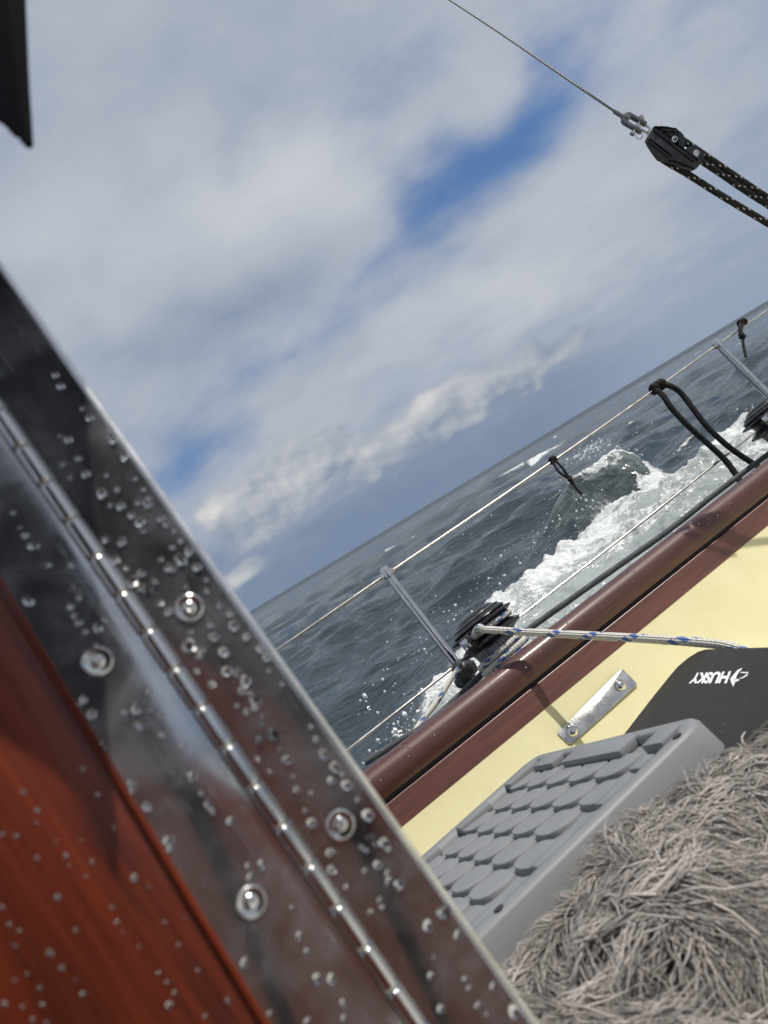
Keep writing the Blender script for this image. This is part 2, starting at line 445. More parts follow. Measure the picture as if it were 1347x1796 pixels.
# water
def sea_material():
    m, nt, b = material('sea_water'); p = pos(nt)
    at_ = nt.nodes.new('ShaderNodeAttribute'); at_.attribute_name = 'foam'; foam = S(nt, at_.outputs['Fac'])
    at2 = nt.nodes.new('ShaderNodeAttribute'); at2.attribute_name = 'aerate'; aer = S(nt, at2.outputs['Fac'])
    pw = mapping(nt, p, scale=(.55, 1.25, 1.0), rot=(0, 0, math.radians(12)))
    r1 = noise(nt, pw, 2.1, 4, .62, .35); r2 = noise(nt, mapping(nt, p, scale=(.6, 1.3, 1), rot=(0, 0, math.radians(-22))), 7.5, 3, .6, .4)
    r3 = noise(nt, pw, .45, 2, .55)
    hgt = r1 * .55 + r2 * .2 + r3 * 1.0
    nrm = bump(nt, hgt, 1.0, .16)
    lace = noise(nt, p, 5.5, 5, .66, .9); fine = noise(nt, p, 26, 4, .68, .5)
    # bubbles: cell walls
    vo = nt.nodes.new('ShaderNodeTexVoronoi'); vo.feature = 'DISTANCE_TO_EDGE'; vo.inputs['Scale'].default_value = 3.4
    dv = nt.nodes.new('ShaderNodeVectorMath'); dv.operation = 'ADD'; nt.links.new(p, dv.inputs[0])
    nt.links.new(noise(nt, p, 4.0, 5, .6, col=True), dv.inputs[1]); nt.links.new(dv.outputs[0], vo.inputs['Vector'])
    web = smooth(S(nt, vo.outputs['Distance']), .09, .015)
    ff = foam + (lace - .5) * 1.0 + (fine - .5) * .35
    fm = smooth(ff + web * foam * .75, .46, .70)
    ln = nt.nodes.new('ShaderNodeVectorMath'); ln.operation = 'LENGTH'; nt.links.new(p, ln.inputs[0])
    far_ = smooth(S(nt, ln.outputs['Value']), 30, 300) * .30          # ripples too far off to resolve
    # the milky water between
    body = mixc(nt, smooth(aer + (lace - .5) * .5, .05, .85), (.024, .035, .041), (.30, .335, .325))
    foamc = mixc(nt, smooth(fine * .6 + lace * .5, .35, .75), (.44, .47, .47), (.86, .88, .88))
    pset(b, col=mixc(nt, fm, body, foamc), ior=1.33, rough=fm * .55 + .07 + far_, normal=nrm)
    b2 = bump(nt, fine * fm, .7, .05, nrm); nt.links.new(b2, b.inputs['Normal'])
    return m
M['sea'] = sea_material()
M['spray'] = simple('spray_white', (.80, .83, .84), .35, 0, .05, 10)
m, nt, b = material('water_drop'); pset(b, col=(1., 1., 1.), trans=1.0, ior=1.33, rough=0.05, spec=.5); M['drop'] = m

# hinge steel: bright, rubbed, scratched along its length
HA = unit(at(690, 1740, .288) - at(0, 730, .312))            # hinge axis
def hingepos(nt):
    p = pos(nt); ax = HA; wv = unit(np.cross(Fv, ax)); nv = np.cross(ax, wv)
    def dot(v):
        n = nt.nodes.new('ShaderNodeVectorMath'); n.operation = 'DOT_PRODUCT'; nt.links.new(p, n.inputs[0]); n.inputs[1].default_value = tuple(v)
        return n.outputs['Value']
    return combine(nt, dot(ax), dot(wv), dot(nv))
def leaf_mat(name, base, r0, film):
    """bright metal under a patchy film of dried salt."""
    m, nt, b = material(name); p = hingepos(nt)
    sm = noise(nt, p, 30, 5, .6, .4)
    scr = noise(nt, mapping(nt, p, scale=(14, 900, 900)), 1.0, 3, .6); s1 = smooth(scr, .66, .74)
    s2 = smooth(noise(nt, mapping(nt, p, scale=(60, 700, 700), rot=(0, .0, .35)), 1.0, 2, .5), .70, .76)
    pset(b, col=base, metal=1.0, rough=(smooth(sm, .35, .75) * .12 + s1 * .15 + s2 * .10 + r0), normal=bump(nt, s1 * .5 + s2 * .4 + sm * .7, .08, .0006))
    d = nt.nodes.new('ShaderNodeBsdfPrincipled'); d.inputs['Base Color'].default_value = (.52, .54, .57, 1); d.inputs['Roughness'].default_value = .48; d.inputs['Metallic'].default_value = .45
    mx = nt.nodes.new('ShaderNodeMixShader'); link(nt, (smooth(sm, .30, .80) * film + s1 * .25 + s2 * .22 + film * .25).clamp(), mx.inputs[0])
    nt.links.new(b.outputs[0], mx.inputs[1]); nt.links.new(d.outputs[0], mx.inputs[2])
    nt.links.new(mx.outputs[0], nt.nodes['Material Output'].inputs['Surface'])
    return m
M['leaf'] = leaf_mat('rubbed_hinge_steel', (.60, .61, .64), .09, .38)
M['knuckle'] = leaf_mat('worn_knuckle_steel', (.66, .65, .63), .16, .12)
M['panel'] = wood('glossy_red_mahogany', (.042, .0060, .0030), (.27, .043, .0125), hingepos, .20, .05, .45, gs=.9)

# grey tread plastic
m, nt, b = material('grey_moulded_plastic'); p = pos(nt)
n = noise(nt, p, 14, 6, .65); g = noise(nt, p, 1400, 2); wear = smooth(noise(nt, p, 60, 6, .7), .58, .78); dirt = smooth(noise(nt, mapping(nt, p, loc=(3, 1, 2)), 22, 6, .7), .55, .8)
c = mixc(nt, n, (.170, .178, .188), (.230, .238, .248)); c = mixc(nt, wear * .25, c, (.36, .36, .36)); c = mixc(nt, dirt * .28, c, (.16, .15, .11))
pset(b, col=c, rough=.48, spec=.45, normal=bump(nt, g + n * .4, .16, .0008)); M['tread'] = m
m, nt, b = material('black_rubbery_plastic'); p = pos(nt)
n = noise(nt, p, 10, 6, .6); sp = smooth(noise(nt, p, 130, 3, .6), .64, .72)
c = mixc(nt, n, (.017, .017, .0165), (.030, .029, .026)); c = mixc(nt, sp * .4, c, (.16, .155, .14))
pset(b, col=c, rough=.55, spec=.22, normal=bump(nt, noise(nt, p, 900, 2), .18, .0008)); M['rubber'] = m
# fur
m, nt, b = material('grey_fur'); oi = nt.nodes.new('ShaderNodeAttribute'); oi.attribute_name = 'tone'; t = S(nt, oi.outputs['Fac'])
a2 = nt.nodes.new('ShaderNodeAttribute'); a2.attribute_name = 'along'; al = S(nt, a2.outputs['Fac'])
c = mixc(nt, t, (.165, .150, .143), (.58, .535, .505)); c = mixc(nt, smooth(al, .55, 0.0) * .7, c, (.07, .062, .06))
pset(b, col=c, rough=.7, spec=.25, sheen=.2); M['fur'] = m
M['fur_base'] = simple('fur_backing', (.045, .040, .039), .9, 0, .3, 60, .5)

# ------------------------------------------------------------------ sea
uh = unit([ux[0], ux[1], 0]); nh = np.array([-uh[1], uh[0], 0])     # along the boat / away from the boat, level
def sea_grid():
    azd = np.concatenate([np.arange(-180, -20, 2.5), np.arange(-20, 42, .1), np.arange(42, 180.1, 2.5)])
    dep = np.concatenate([np.arange(40, 19, -.5), np.arange(19, .6, -.05)])
    rad = np.concatenate([EYE / np.tan(np.radians(dep)), np.geomspace(EYE / math.tan(math.radians(.6)), 12000, 130)[1:]])
    A, Rr = np.meshgrid(np.radians(azd), rad)
    X, Y = Rr * np.sin(A), Rr * np.cos(A)
    dr = np.gradient(rad)[:, None] * np.ones_like(X)
    r = np.random.default_rng(5)
    sx, sy, szz = np.zeros_like(X), np.zeros_like(X), np.zeros_like(X); crest = np.zeros_like(X)
    wd = math.radians(-62)                                             # direction the seas run, from +X
    lam = np.geomspace(.32, 22, 84)
    for L in lam:
        th = wd + r.normal(0, .45 if L > 3 else .75); k = 2 * math.pi / L; ph = r.uniform(0, 6.28)
        amp = .0078 * L ** .86 * r.uniform(.5, 1.3)
        if L > 9: amp *= .55
        fade = np.clip((L / (1.5 * np.minimum(dr, 1e9)) - .5) / 1.0, 0, 1)
        c, s = math.cos(th), math.sin(th); q = k * (c * X + s * Y) + ph
        cq, sq = np.cos(q), np.sin(q)
        szz += amp * fade * cq; sx -= .8 * amp * fade * c * sq; sy -= .8 * amp * fade * s * sq
        if L > .8: crest += amp * k * fade * cq
    S_ = X * uh[0] + Y * uh[1]; N_ = X * nh[0] + Y * nh[1]
    # ---- the boat's own wave: foam edge measured along the hull
    k = EYE / 1.25
    es = np.array([-40, -3, .3, .71, 1.14, 1.6, 1.96, 3.04, 3.6, 4.0, 4.9, 5.7, 6.2, 6.9, 8, 12, 40]) * k
    en = np.array([3.0, 3.6, 4.4, 4.9, 5.15, 5.75, 6.1, 6.7, 7.1, 7.3, 7.7, 7.7, 7.3, 7.0, 6.6, 6.2, 6.0]) * k
    edge = np.interp(S_, es, en)
    edge = edge + (fbm(S_ * 1.6, N_ * 1.6, 4, 3) - .5) * 1.1
    din = edge - N_                                                    # metres inside the foam edge
    inside = np.clip(din / .35, 0, 1) * (Rr < 30)
    calm = np.clip(1 - np.clip(din + 1.2, 0, 1.5) / 1.5 * .7, 0.3, 1)
    szz *= calm
    tb = fbm(X * 2.3, Y * 2.3, 5, 9); tb2 = fbm(X * 7, Y * 7, 4, 21)
    ridge = np.exp(-((din - .25) / .38) ** 2)
    lump = inside * ((tb - .5) * .26 + (tb2 - .5) * .09) + ridge * inside * (.08 + .14 * tb)
    start = np.clip((S_ - .9 * k) / .5, 0, 1) * np.clip((13 - S_) / 5, 0, 1)
    szz += lump * start
    foam = inside * start * np.clip(.40 + .62 * ridge + (fbm(X * 1.3 + 5, Y * 1.3, 3, 31) - .5) * .9, 0, 1.1)
    aer = np.clip(inside * start * (1.15 - .22 * np.clip(din, 0, 4)), 0, 1)
    # streaks further forward
    far = np.clip((S_ - 5.6) / 2, 0, 1) * np.clip((14 - S_) / 4, 0, 1) * np.clip(1 - np.abs(N_ - 7.6) / 2.2, 0, 1)
    foam += far * np.clip(fbm(S_ * .7, N_ * 2.6, 4, 77) - .52, 0, 1) * 4.2
    # ---- the curling crest off the quarter
    cs, cn = 6.30 * k, 8.70 * k
    d1 = unit([.93, -.20, 0]); d2 = np.array([-d1[1], d1[0], 0])      # along the crest / away
    cx = uh * cs + nh * cn
    a_ = (X - cx[0]) * d1[0] + (Y - cx[1]) * d1[1]; b_ = (X - cx[0]) * d2[0] + (Y - cx[1]) * d2[1]
    env = np.where(a_ > .1, np.exp(-np.abs((a_ - .1) / .36) ** 3), np.exp(-((a_ - .1) / .95) ** 2))
    wob = (fbm(X * 2.2, Y * 2.2, 3, 44) - .5) * .25
    prof = np.where(b_ + wob < 0, np.exp(-((b_ + wob) / .55) ** 2), np.exp(-((b_ + wob) / 1.3) ** 2))
    hh = .66 * env * prof
    szz += hh + .16 * np.exp(-((a_ + .5) / 1.8) ** 2) * np.exp(-(b_ / 1.2) ** 2) - .10 * np.exp(-((b_ + 1.0) / .6) ** 2) * np.exp(-(a_ / 1.3) ** 2)
    over = np.clip(hh / .66, 0, 1) ** 2.5 * .30
    sx -= d2[0] * over; sy -= d2[1] * over
    lip = np.clip((hh - .53 + (fbm(X * 9, Y * 9, 4, 41) - .5) * .46) / .10, 0, 1) * (b_ < .35)
    side = np.exp(-((a_ - .42) / .17) ** 2) * np.clip(hh / .12, 0, 1) * (b_ < .5) * np.clip((fbm(X * 5, Y * 5, 4, 51) - .36) / .1, 0, 1)
    foot = np.exp(-((b_ + .75) / .22) ** 2) * np.exp(-((a_ - .1) / .8) ** 2) * np.clip((fbm(X * 4, Y * 4, 4, 53) - .45) / .1, 0, 1)
    foam += lip * .9 + side * .9 + foot * .7
    aer = np.clip(aer + hh * .22 + .34 * np.exp(-((a_ + .1) / .9) ** 2) * np.exp(-((b_ + .1) / .9) ** 2), 0, 1)
    szz += (lip + side) * (fbm(X * 14, Y * 14, 3, 61) - .3) * .10
    # ---- white horses
    patch = fbm(X * .10 + 3, Y * .16, 3, 15)
    cap = np.clip((crest + (fbm(X * .8, Y * 1.2, 3, 18) - .5) * .45 - .62) / .14, 0, 1) * np.clip((patch - .46) / .06, 0, 1)
    farw = np.clip((fbm(X * .16, Y * .40, 4, 91) - .755) / .03, 0, 1) * (Rr > 32) * (Rr < 130)
    foam += np.maximum(cap * .66, farw * .7) * (Rr > 9)
    Z = szz
    V = np.stack([X + sx, Y + sy, Z], -1).reshape(-1, 3)
    nr, nc = X.shape
    i = np.arange(nr - 1)[:, None] * nc + np.arange(nc - 1)[None, :]
    Q = np.stack([i, i + nc, i + nc + 1, i + 1], -1).reshape(-1, 4)[:, ::-1]
    me = bpy.data.meshes.new('sea')
    me.vertices.add(len(V)); me.vertices.foreach_set('co', V.astype(np.float32).ravel())
    me.loops.add(Q.size); me.loops.foreach_set('vertex_index', Q.astype(np.int32).ravel())
    me.polygons.add(len(Q)); me.polygons.foreach_set('loop_start', np.arange(0, Q.size, 4, dtype=np.int32))
    me.polygons.foreach_set('loop_total', np.full(len(Q), 4, dtype=np.int32))
    me.update(calc_edges=True); me.polygons.foreach_set('use_smooth', np.ones(len(Q), dtype=bool))
    for nm, ar in (('foam', foam), ('aerate', aer)):
        at_ = me.attributes.new(nm, 'FLOAT', 'POINT'); at_.data.foreach_set('value', ar.astype(np.float32).ravel())
    me.materials.append(M['sea'])
    o = bpy.data.objects.new('sea', me); COL.objects.link(o); o['kind'] = 'structure'
    o['label'] = 'dark slate grey choppy sea with white wake foam beside the boat'
    return k, cx, d1, d2, es, en
SEA = sea_grid()

def spray():
    """drops thrown up along the wake and off the breaking crest."""
    k, cx, d1, d2, es, en = SEA
    ico = bmesh.new(); bmesh.ops.create_icosphere(ico, subdivisions=1, radius=1.0)
    iv = np.array([v.co[:] for v in ico.verts]); iff = [tuple(v.index for v in f.verts) for f in ico.faces]; ico.free()
    V, Fc, r = [], [], np.random.default_rng(3)
    def add(c, s):
        n = len(V); st = np.array([r.uniform(.7, 1.3), r.uniform(.7, 1.3), r.uniform(.7, 1.6)])
        V.extend(list(c + iv * s * st)); Fc.extend([tuple(i + n for i in f) for f in iff])
    for _ in range(170):                                               # along the foam edge
        s = r.uniform(.9, 5.6) * k; n = np.interp(s, es, en) + r.normal(.05, .22)
        p = uh * s + nh * n; add(np.array([p[0], p[1], .10 + abs(r.normal(0, .13))]), .004 + .012 * r.random() ** 3)
    for _ in range(80):                                               # low splash left of the stanchion
        p = at(r.normal(705, 26), 0, 1); px = r.normal(700, 34); py = 1290 - (px - 690) * .95 + r.normal(0, 17)
        d = ray(px, py); t = (.16 + r.random() * .10 - EYE) / d[2]; add(CAM + d * t, .003 + .014 * r.random() ** 4)
    for _ in range(200):                                               # off the crest
        a = r.normal(.12, .22); z = .66 + r.normal(0, .04) - 1.0 * max(0, abs(a) - .25)
        p = cx + d1 * a + d2 * r.normal(-.28, .07); add(np.array([p[0], p[1], z]), .004 + .012 * r.random() ** 3)
    o = part('spray_drops', (V, Fc), M['spray'], label='white drops of spray flying off the wake beside the boat', kind='stuff')
    o['category'] = 'spray'
spray()

# ------------------------------------------------------------------ the sailing boat
FD = unit([0, -.44, -1.0])                                            # down the reclined coaming face (boat axes)
def face_y(z): return 1.405 + .44 * (z + .152)
BOAT = empty('sailing_boat', boat(.6, 1.4, -.9), 'yellow sailing boat cockpit side with dark red mahogany cap rail', 'boat')
def sheer(x): return (0.0, -.020 * (x - .2))
xs = np.linspace(-1.6, 5.0, 60)
rp = [(1.430, -.1005)]
for i in range(15):
    t = math.radians(212 - i * 16); ct, st_ = math.cos(t), math.sin(t); rp.append((1.446 + .0475 * math.copysign(abs(ct) ** .72, ct), -.0735 + .0380 * math.copysign(abs(st_) ** .72, st_)))
rp += [(1.494, -.118), (1.430, -.118)]
part('cap_rail', sweep(rp, xs, sheer), M['rail'], BOAT, sharp=50)
part('lower_trim', sweep([(1.4035, -.1535), (1.4045, -.1085), (1.4062, -.1065), (1.428, -.1055), (1.428, -.1185), (1.490, -.1190), (1.490, -.1535)], xs, sheer), M['trim'], BOAT, sharp=30)
part('coaming_panel', sweep([(1.406, -.12), (1.4052, -.152), (face_y(-.40), -.40), (face_y(-.40) + .02, -.40), (1.43, -.13)], xs, lambda x: (0, sheer(x)[1])), M['yellow'], BOAT, sharp=30)
part('coaming_outside', sweep([(1.488, -.1195), (1.488, -.315), (1.470, -.315), (1.470, -.1195)], xs, sheer), M['yellow'], BOAT)
part('side_deck', sweep([(1.45, -.315), (2.00, -.315), (2.00, -.345), (1.45, -.345)], xs), M['deck'], BOAT)
part('toe_rail', sweep([(1.965, -.3149), (1.970, -.262), (1.998, -.262), (2.003, -.3149)], xs), M['rail'], BOAT)
part('hull_side', sweep([(2.005, -.318), (2.00, -.60), (1.88, -1.15), (1.50, -1.75), (1.46, -1.75), (1.84, -1.15), (1.96, -.60), (1.965, -.346)], xs), M['hull'], BOAT)
part('cockpit_seat', sweep([(1.335, -.36), (.46, -.36), (.44, -.375), (.44, -.92), (.46, -.92), (.48, -.39), (1.335, -.39)], xs), M['yellow'], BOAT)
part('cockpit_sole', sweep([(.45, -.91), (-1.2, -.91), (-1.2, -.94), (.45, -.94)], xs), M['deck'], BOAT)
part('genoa_track', sweep([(1.500, -.118), (1.500, -.098), (1.504, -.094), (1.530, -.094), (1.534, -.098), (1.534, -.118)], np.linspace(-1.6, .42, 12), sheer), M['grey_alloy'], BOAT)
# unseen dark shell added behind the lens to darken the hinge's reflection
def dark_shell_geo():
    V, Fc, na, nb = [], [], 28, 12
    for i in range(nb):
        e = math.radians(90 * i / (nb - 1))
        for j in range(na):
            t = 2 * math.pi * j / na; c = math.sin(e)
            V.append(CAM - Fv * (.42 + .35 * math.cos(e)) + (Rv * math.cos(t) * .50 + Uv * math.sin(t) * 1.15) * c - Uv * .22 - Rv * .27)
    for i in range(nb - 1):
        for j in range(na):
            a, b = i * na + j, i * na + (j + 1) % na; Fc.append((a, b, b + na, a + na))
    return V, Fc
DARK_SHELL = part('unseen_dark_shell', dark_shell_geo(), M['dark_canvas'], BOAT)

def cam_pt(r, u, f): return CAM + Rv * r + Uv * u + Fv * f
part('mirrored_board', prism([cam_pt(r, u, -.40) for r, u in [(-.6, -1.0), (-.6, -.02), (.06, -.02), (.09, -.028), (.105, -.05), (.115, -.09), (.20, -1.0)]], -Fv * .02, .004), M['panel'], BOAT)  # companionway board behind the lens, visible only in the hinge's reflection
part('mirrored_board', prism([cam_pt(r, u, -.46) for r, u in [(.215, -1.0), (.215, .06), (.23, .10), (.27, .115), (.95, .06), (1.1, -1.0)]], -Fv * .02, .004), M['panel'], BOAT)  # second unseen board, added to brown and darken the hinge's lower reflection

# steel strap bolted to the coaming
fp0 = boat(.6, face_y(-.2) - .0005, -.2 + sheer(.6)[1]); fn = unit(np.cross(FD, [1, 0, 0])) @ BM
if fn @ (CAM - fp0) < 0: fn = -fn
pl = [on_plane(x, y, fp0, fn) for x, y in [(977, 1287), (1088, 1176), (1093, 1176), (1116, 1199), (1116, 1203), (1003, 1306), (996, 1306)]]
plate = part('strap_plate', prism(pl, fn * .004, .0012), M['plate_steel'], BOAT)
for q in ((1087, 1204), (1003, 1284)):
    c = on_plane(q[0], q[1], fp0, fn) + fn * .004
    part('bolt', lathe([(.0125, 0), (.0122, .002), (.010, .0055), (.006, .0078), (.001, .0086)], c, fn, 28), M['steel'], plate)

# ------------------------------------------------------------------ guard rail
def beads():
    r = np.random.default_rng(12); V, Fc = [], []
    for _ in range(420):
        x = r.uniform(-.2, 2.6); t = math.radians(r.uniform(55, 178)); sz = .0007 + .0016 * r.random() ** 3
        o_ = sheer(x); c = boat(x, 1.446 + o_[0] + .0475 * math.copysign(abs(math.cos(t)) ** .72, math.cos(t)), -.0735 + o_[1] + .0380 * abs(math.sin(t)) ** .72)
        nn = unit(math.cos(t) / .0475 * by + math.sin(t) / .0405 * bz)
        g = lathe([(sz, -.0002), (sz * .9, sz * .3), (sz * .5, sz * .55), (sz * .05, sz * .62)], c, nn, 8); k = len(V)
        V.extend(g[0]); Fc.extend([tuple(i + k for i in f) for f in g[1]])
    part('rain_beads', (V, Fc), M['drop'], BOAT, kind='stuff', sharp=None)
beads()
GY = 1.884
def stanchion(x, label):
    b = boat(x, GY, -.315)
    o = empty('guard_stanchion', b, label, 'stanchion', 'stanchions along the rail')
    up = bz
    part('tube', lathe([(.0128, 0), (.0128, .62), (.0125, .632)], boat(x, GY, -.315 + .004), up, 24), M['tube_steel'], o)
    part('base', lathe([(.038, 0), (.038, .006), (.022, .010), (.018, .045), (.0165, .09), (.0165, .094)], b, up, 24), M['steel'], o)
    t = boat(x, GY, .316)
    part('top_cap', lathe([(.0140, 0), (.0150, .004), (.0150, .028), (.0135, .034), (.006, .037)], t, up, 24), M['steel'], o)
    part('ferrule', tube(spline([boat(x - .022, GY, .331), boat(x + .022, GY, .331)], .01), .0075, 14), M['steel'], o)
    part('ferrule', tube(spline([boat(x - .020, GY, .018), boat(x + .020, GY, .018)], .01), .0068, 14), M['steel'], o)
    return o
stanchion(.612, 'steel stanchion beside the near winch with black fairlead on it')
stanchion(2.103, 'farther steel stanchion at the right edge, above the second winch')
for z, lab in ((.331, 'upper steel guard wire running along the sea side to the horizon'), (.018, 'lower steel guard wire just above the mahogany cap rail')):
    pts = [boat(x, GY, z - .006 * math.sin(min(max((x - .612) / 1.49, 0), 1) * math.pi)) for x in np.linspace(-1.2, 4.6, 200)]
    part('guard_wire', tube(pts, .0042, 10), M['wire'], label=lab, cat='guard wire', group='guard wires')

# ------------------------------------------------------------------ winches
def winch(x, y, zw, label, arm_t):
    b = boat(x, y, -.315)
    o = empty('sheet_winch', b, label, 'winch', 'sheet winches on the coaming')
    c = boat(x, y, zw)
    part('pedestal', lathe([(.095, -.315 - zw), (.095, -.115), (.088, -.108), (.088, -.085)], c, bz, 40), M['black_plastic'], o)
    part('base_ring', lathe([(.080, -.085), (.082, -.075), (.076, -.066), (.066, -.056)], c, bz, 40), M['steel'], o)
    part('drum', lathe([(.066, -.058), (.0600, -.045), (.0565, -.02), (.0565, .02), (.058, .032), (.064, .040)], c, bz, 120,
                       rmod=lambda k, t: 1 + (.030 if (1 <= k <= 4) and int(t / (2 * math.pi) * 120 + .5) % 3 == 0 else 0)), M['grey_alloy'], o, sharp=25)
    part('lower_jaw', lathe([(.060, .036), (.076, .041), (.0855, .046), (.0855, .049), (.064, .062)], c, bz, 60,
                            rmod=lambda k, t: 1 + (.035 * math.cos(20 * t) if 2 <= k <= 3 else 0)), M['black_metal'], o)
    part('upper_jaw', lathe([(.060, .0625), (.064, .075), (.0865, .083), (.0865, .086), (.072, .092)], c, bz, 60,
                            rmod=lambda k, t: 1 + (.035 * math.cos(20 * t) if 2 <= k <= 3 else 0)), M['black_metal'], o)
    cap = part('top_cap', lathe([(.072, .0915), (.0765, .0945), (.0740, .0985), (.060, .108), (.0575, .1085), (.0560, .1110), (.047, .118), (.034, .121), (.026, .121), (.023, .106), (.001, .106)], c, bz, 48), M['black_metal'], o)
    part('cap_ring', lathe([(.0660, .1037), (.0675, .1062), (.0645, .1085), (.0625, .1063)], c, bz, 48), M['grey_alloy'], cap)
    # feeder arm with its steel tongue
    d = math.cos(arm_t) * ux + math.sin(arm_t) * by; s = np.cross(bz, d)
    part('feeder_arm', prism([c + d * .052 + s * .016 + bz * .046, c + d * .092 + s * .013 + bz * .046, c + d * .098 + bz * .046, c + d * .092 - s * .013 + bz * .046, c + d * .052 - s * .016 + bz * .046], bz * .040, .004), M['black_plastic'], o)
    part('feeder_tongue', box(c + d * .099 + bz * .070, d * .0045, s * .011, bz * .012, .002), M['steel'], o)
    return c
WZ = -.032
WC = winch(.640, 1.635, WZ, 'black self-tailing winch with blue flecked white rope wound on it', math.radians(215))
winch(1.775, 1.635, -.050, 'second winch cut by the right edge of the picture', math.radians(215))

# working sheet: wraps, jaw turn, tail into the cockpit
def wp(r, ang, z): return WC + r * (math.cos(ang) * ux + math.sin(ang) * by) + bz * z
P_ = [wp(.0655, math.radians(-100) + t, -.036 + .0158 * t / (2 * math.pi)) for t in np.arange(0, 2 * math.pi * 3.15, .12)]
part('winch_rope_turns', tube(P_, .0078, 12, (6, .016, .06)), M['rope_blue'],
     label='three turns of blue flecked white rope round the near winch drum', cat='rope')
e0 = [wp(.0725, math.radians(a), z) for a, z in ((75, .0695), (20, .0695), (-35, .0695), (-80, .0695), (-115, .0700), (-135, .0715))]
tail = e0 + [at(840, 1101, 1.508), at(852, 1104, 1.485), at(880, 1106, 1.455)]
tail += [at(920, 1108.5, 1.445), at(965, 1111, 1.405), at(1040, 1115, 1.31), at(1120, 1119.5, 1.215), at(1190, 1124, 1.145), at(1240, 1128, 1.115), at(1272, 1132, 1.09), at(1305, 1142, 1.07), at(1345, 1160, 1.05), at(1400, 1180, 1.03)]
part('sheet_tail', tube(spline(tail, .0035), .0078, 14, (6, .016, .06)), M['rope_blue'],
     label='blue flecked white rope running from the winch over the cap rail to the right', cat='rope')
lead = [at(806, 1172, 1.86), at(792, 1190, 1.85), at(768, 1228, 1.80), at(742, 1262, 1.745), at(722, 1290, 1.70), at(690, 1325, 1.67), at(600, 1400, 1.62), at(500, 1480, 1.6)]
part('furling_line', tube(spline(lead, .004), .0075, 14, (6, .016, .06)), M['rope_blue'],
     label='blue flecked white line leading down left from the black fairlead', cat='rope')
# black fairlead clamped on the stanchion
fc = boat(.608, GY - .022, -.012); o = empty('fairlead', fc, 'round black ribbed fairlead clamped to the near stanchion', 'fairlead')
fa = unit(.78 * bz + .45 * ux - .35 * by)
part('body', lathe([(.012, -.040), (.024, -.036), (.031, -.024), (.026, -.012), (.026, -.004), (.033, .006), (.033, .016), (.026, .030), (.012, .036)], fc, fa, 36,
                   rmod=lambda k, t: 1 + .06 * math.cos(9 * t + k)), M['black_plastic'], o)
part('clamp', lathe([(.0165, -.020), (.0185, -.016), (.0185, .016), (.0165, .020)], boat(.612, GY, -.004), bz, 24), M['black_plastic'], o)
part('sheave', lathe([(.010, -.006), (.016, -.005), (.013, 0), (.016, .005), (.010, .006)], fc - by * .028 + bz * .006, by, 28), M['black_metal'], o)
# grey sheet stretched along the deck edge
gp = [(640, 1338), (700, 1300), (760, 1262), (850, 1178), (915, 1114), (1000, 1052), (1100, 982), (1180, 925), (1260, 862), (1347, 797), (1450, 722), (1560, 640)]
part('deck_sheet', tube(spline([on_y(x, y, 1.74) for x, y in gp], .006), .0082, 12, (8, .012, .05)), M['rope_grey'],
     label='dark grey wet rope stretched along outside the cap rail', cat='rope')

# lashings hung on the upper guard wire
def cord(name, pts, r, label, knots=(), cat='rope', mat='rope_black'):
    b = pts[0][0]
    o = empty(name, b, label, cat)
    for i, q in enumerate(pts): part('strand', tube(spline(q, .004), r, 12, (8, .010, .05)), M[mat], o)
    for k in knots: part('knot', k, M[mat], o)
    return o
def coil(c, ax, rad, r, turns, pitch):
    ax = unit(ax); x = unit(np.cross(ax, [.2, .3, .9])); y = np.cross(ax, x)
    return tube([c + rad * (math.cos(t) * x + math.sin(t) * y) + ax * pitch * (t / (2 * math.pi) - turns / 2) for t in np.arange(0, 2 * math.pi * turns, .25)], r, 10, (8, .010, .05))
G = lambda x, y, d=0: on_y(x, y, GY + d)
cord('fender_lashing', [
    [G(1150, 684, -.012), G(1163, 694, -.02), G(1178, 716, -.02), G(1205, 745, -.02), G(1240, 777, -.02), G(1270, 805, -.02), G(1292, 834, -.02), G(1300, 850, -.02)],
    [G(1165, 674, -.012), G(1180, 679, -.02), G(1195, 690, -.02), G(1215, 716, -.02), G(1240, 748, -.02), G(1275, 781, -.02), G(1310, 806, -.02), G(1330, 818, -.02)]],
     .0098, 'thick black rope looped from the guard wire down to the rail', [coil(G(1149, 681), ux, .012, .0085, 2.0, .016), coil(G(1160, 674), ux, .012, .0085, 1.6, .016)])
cord('short_lanyard', [[G(969, 808, -.008), G(978, 825, -.012), G(992, 836, -.012), G(1001, 842, -.012), G(1010, 856, -.012), G(1021, 867, -.012)],
                       [G(972, 806, -.008), G(984, 818, -.014), G(994, 832, -.014), G(1001, 842, -.012)]], .0040,
     'thin black cord knotted on the guard wire over the breaking wave', [coil(G(969, 807), ux, .008, .0045, 2.2, .009), coil(G(1001, 842, -.012), bz, .005, .0045, 2, .010)])
cord('short_lanyard', [[G(1299, 566, -.008), G(1297, 580, -.012), G(1301, 590, -.012), G(1304, 606, -.012), G(1308, 626, -.012)],
                       [G(1305, 566, -.008), G(1300, 578, -.014), G(1302, 590, -.012)]], .0050,
     'thin black cord hanging from the guard wire near the far stanchion', [coil(G(1301, 566), ux, .010, .0055, 2.4, .011), coil(G(1302, 590, -.012), bz, .007, .0055, 2, .011)])

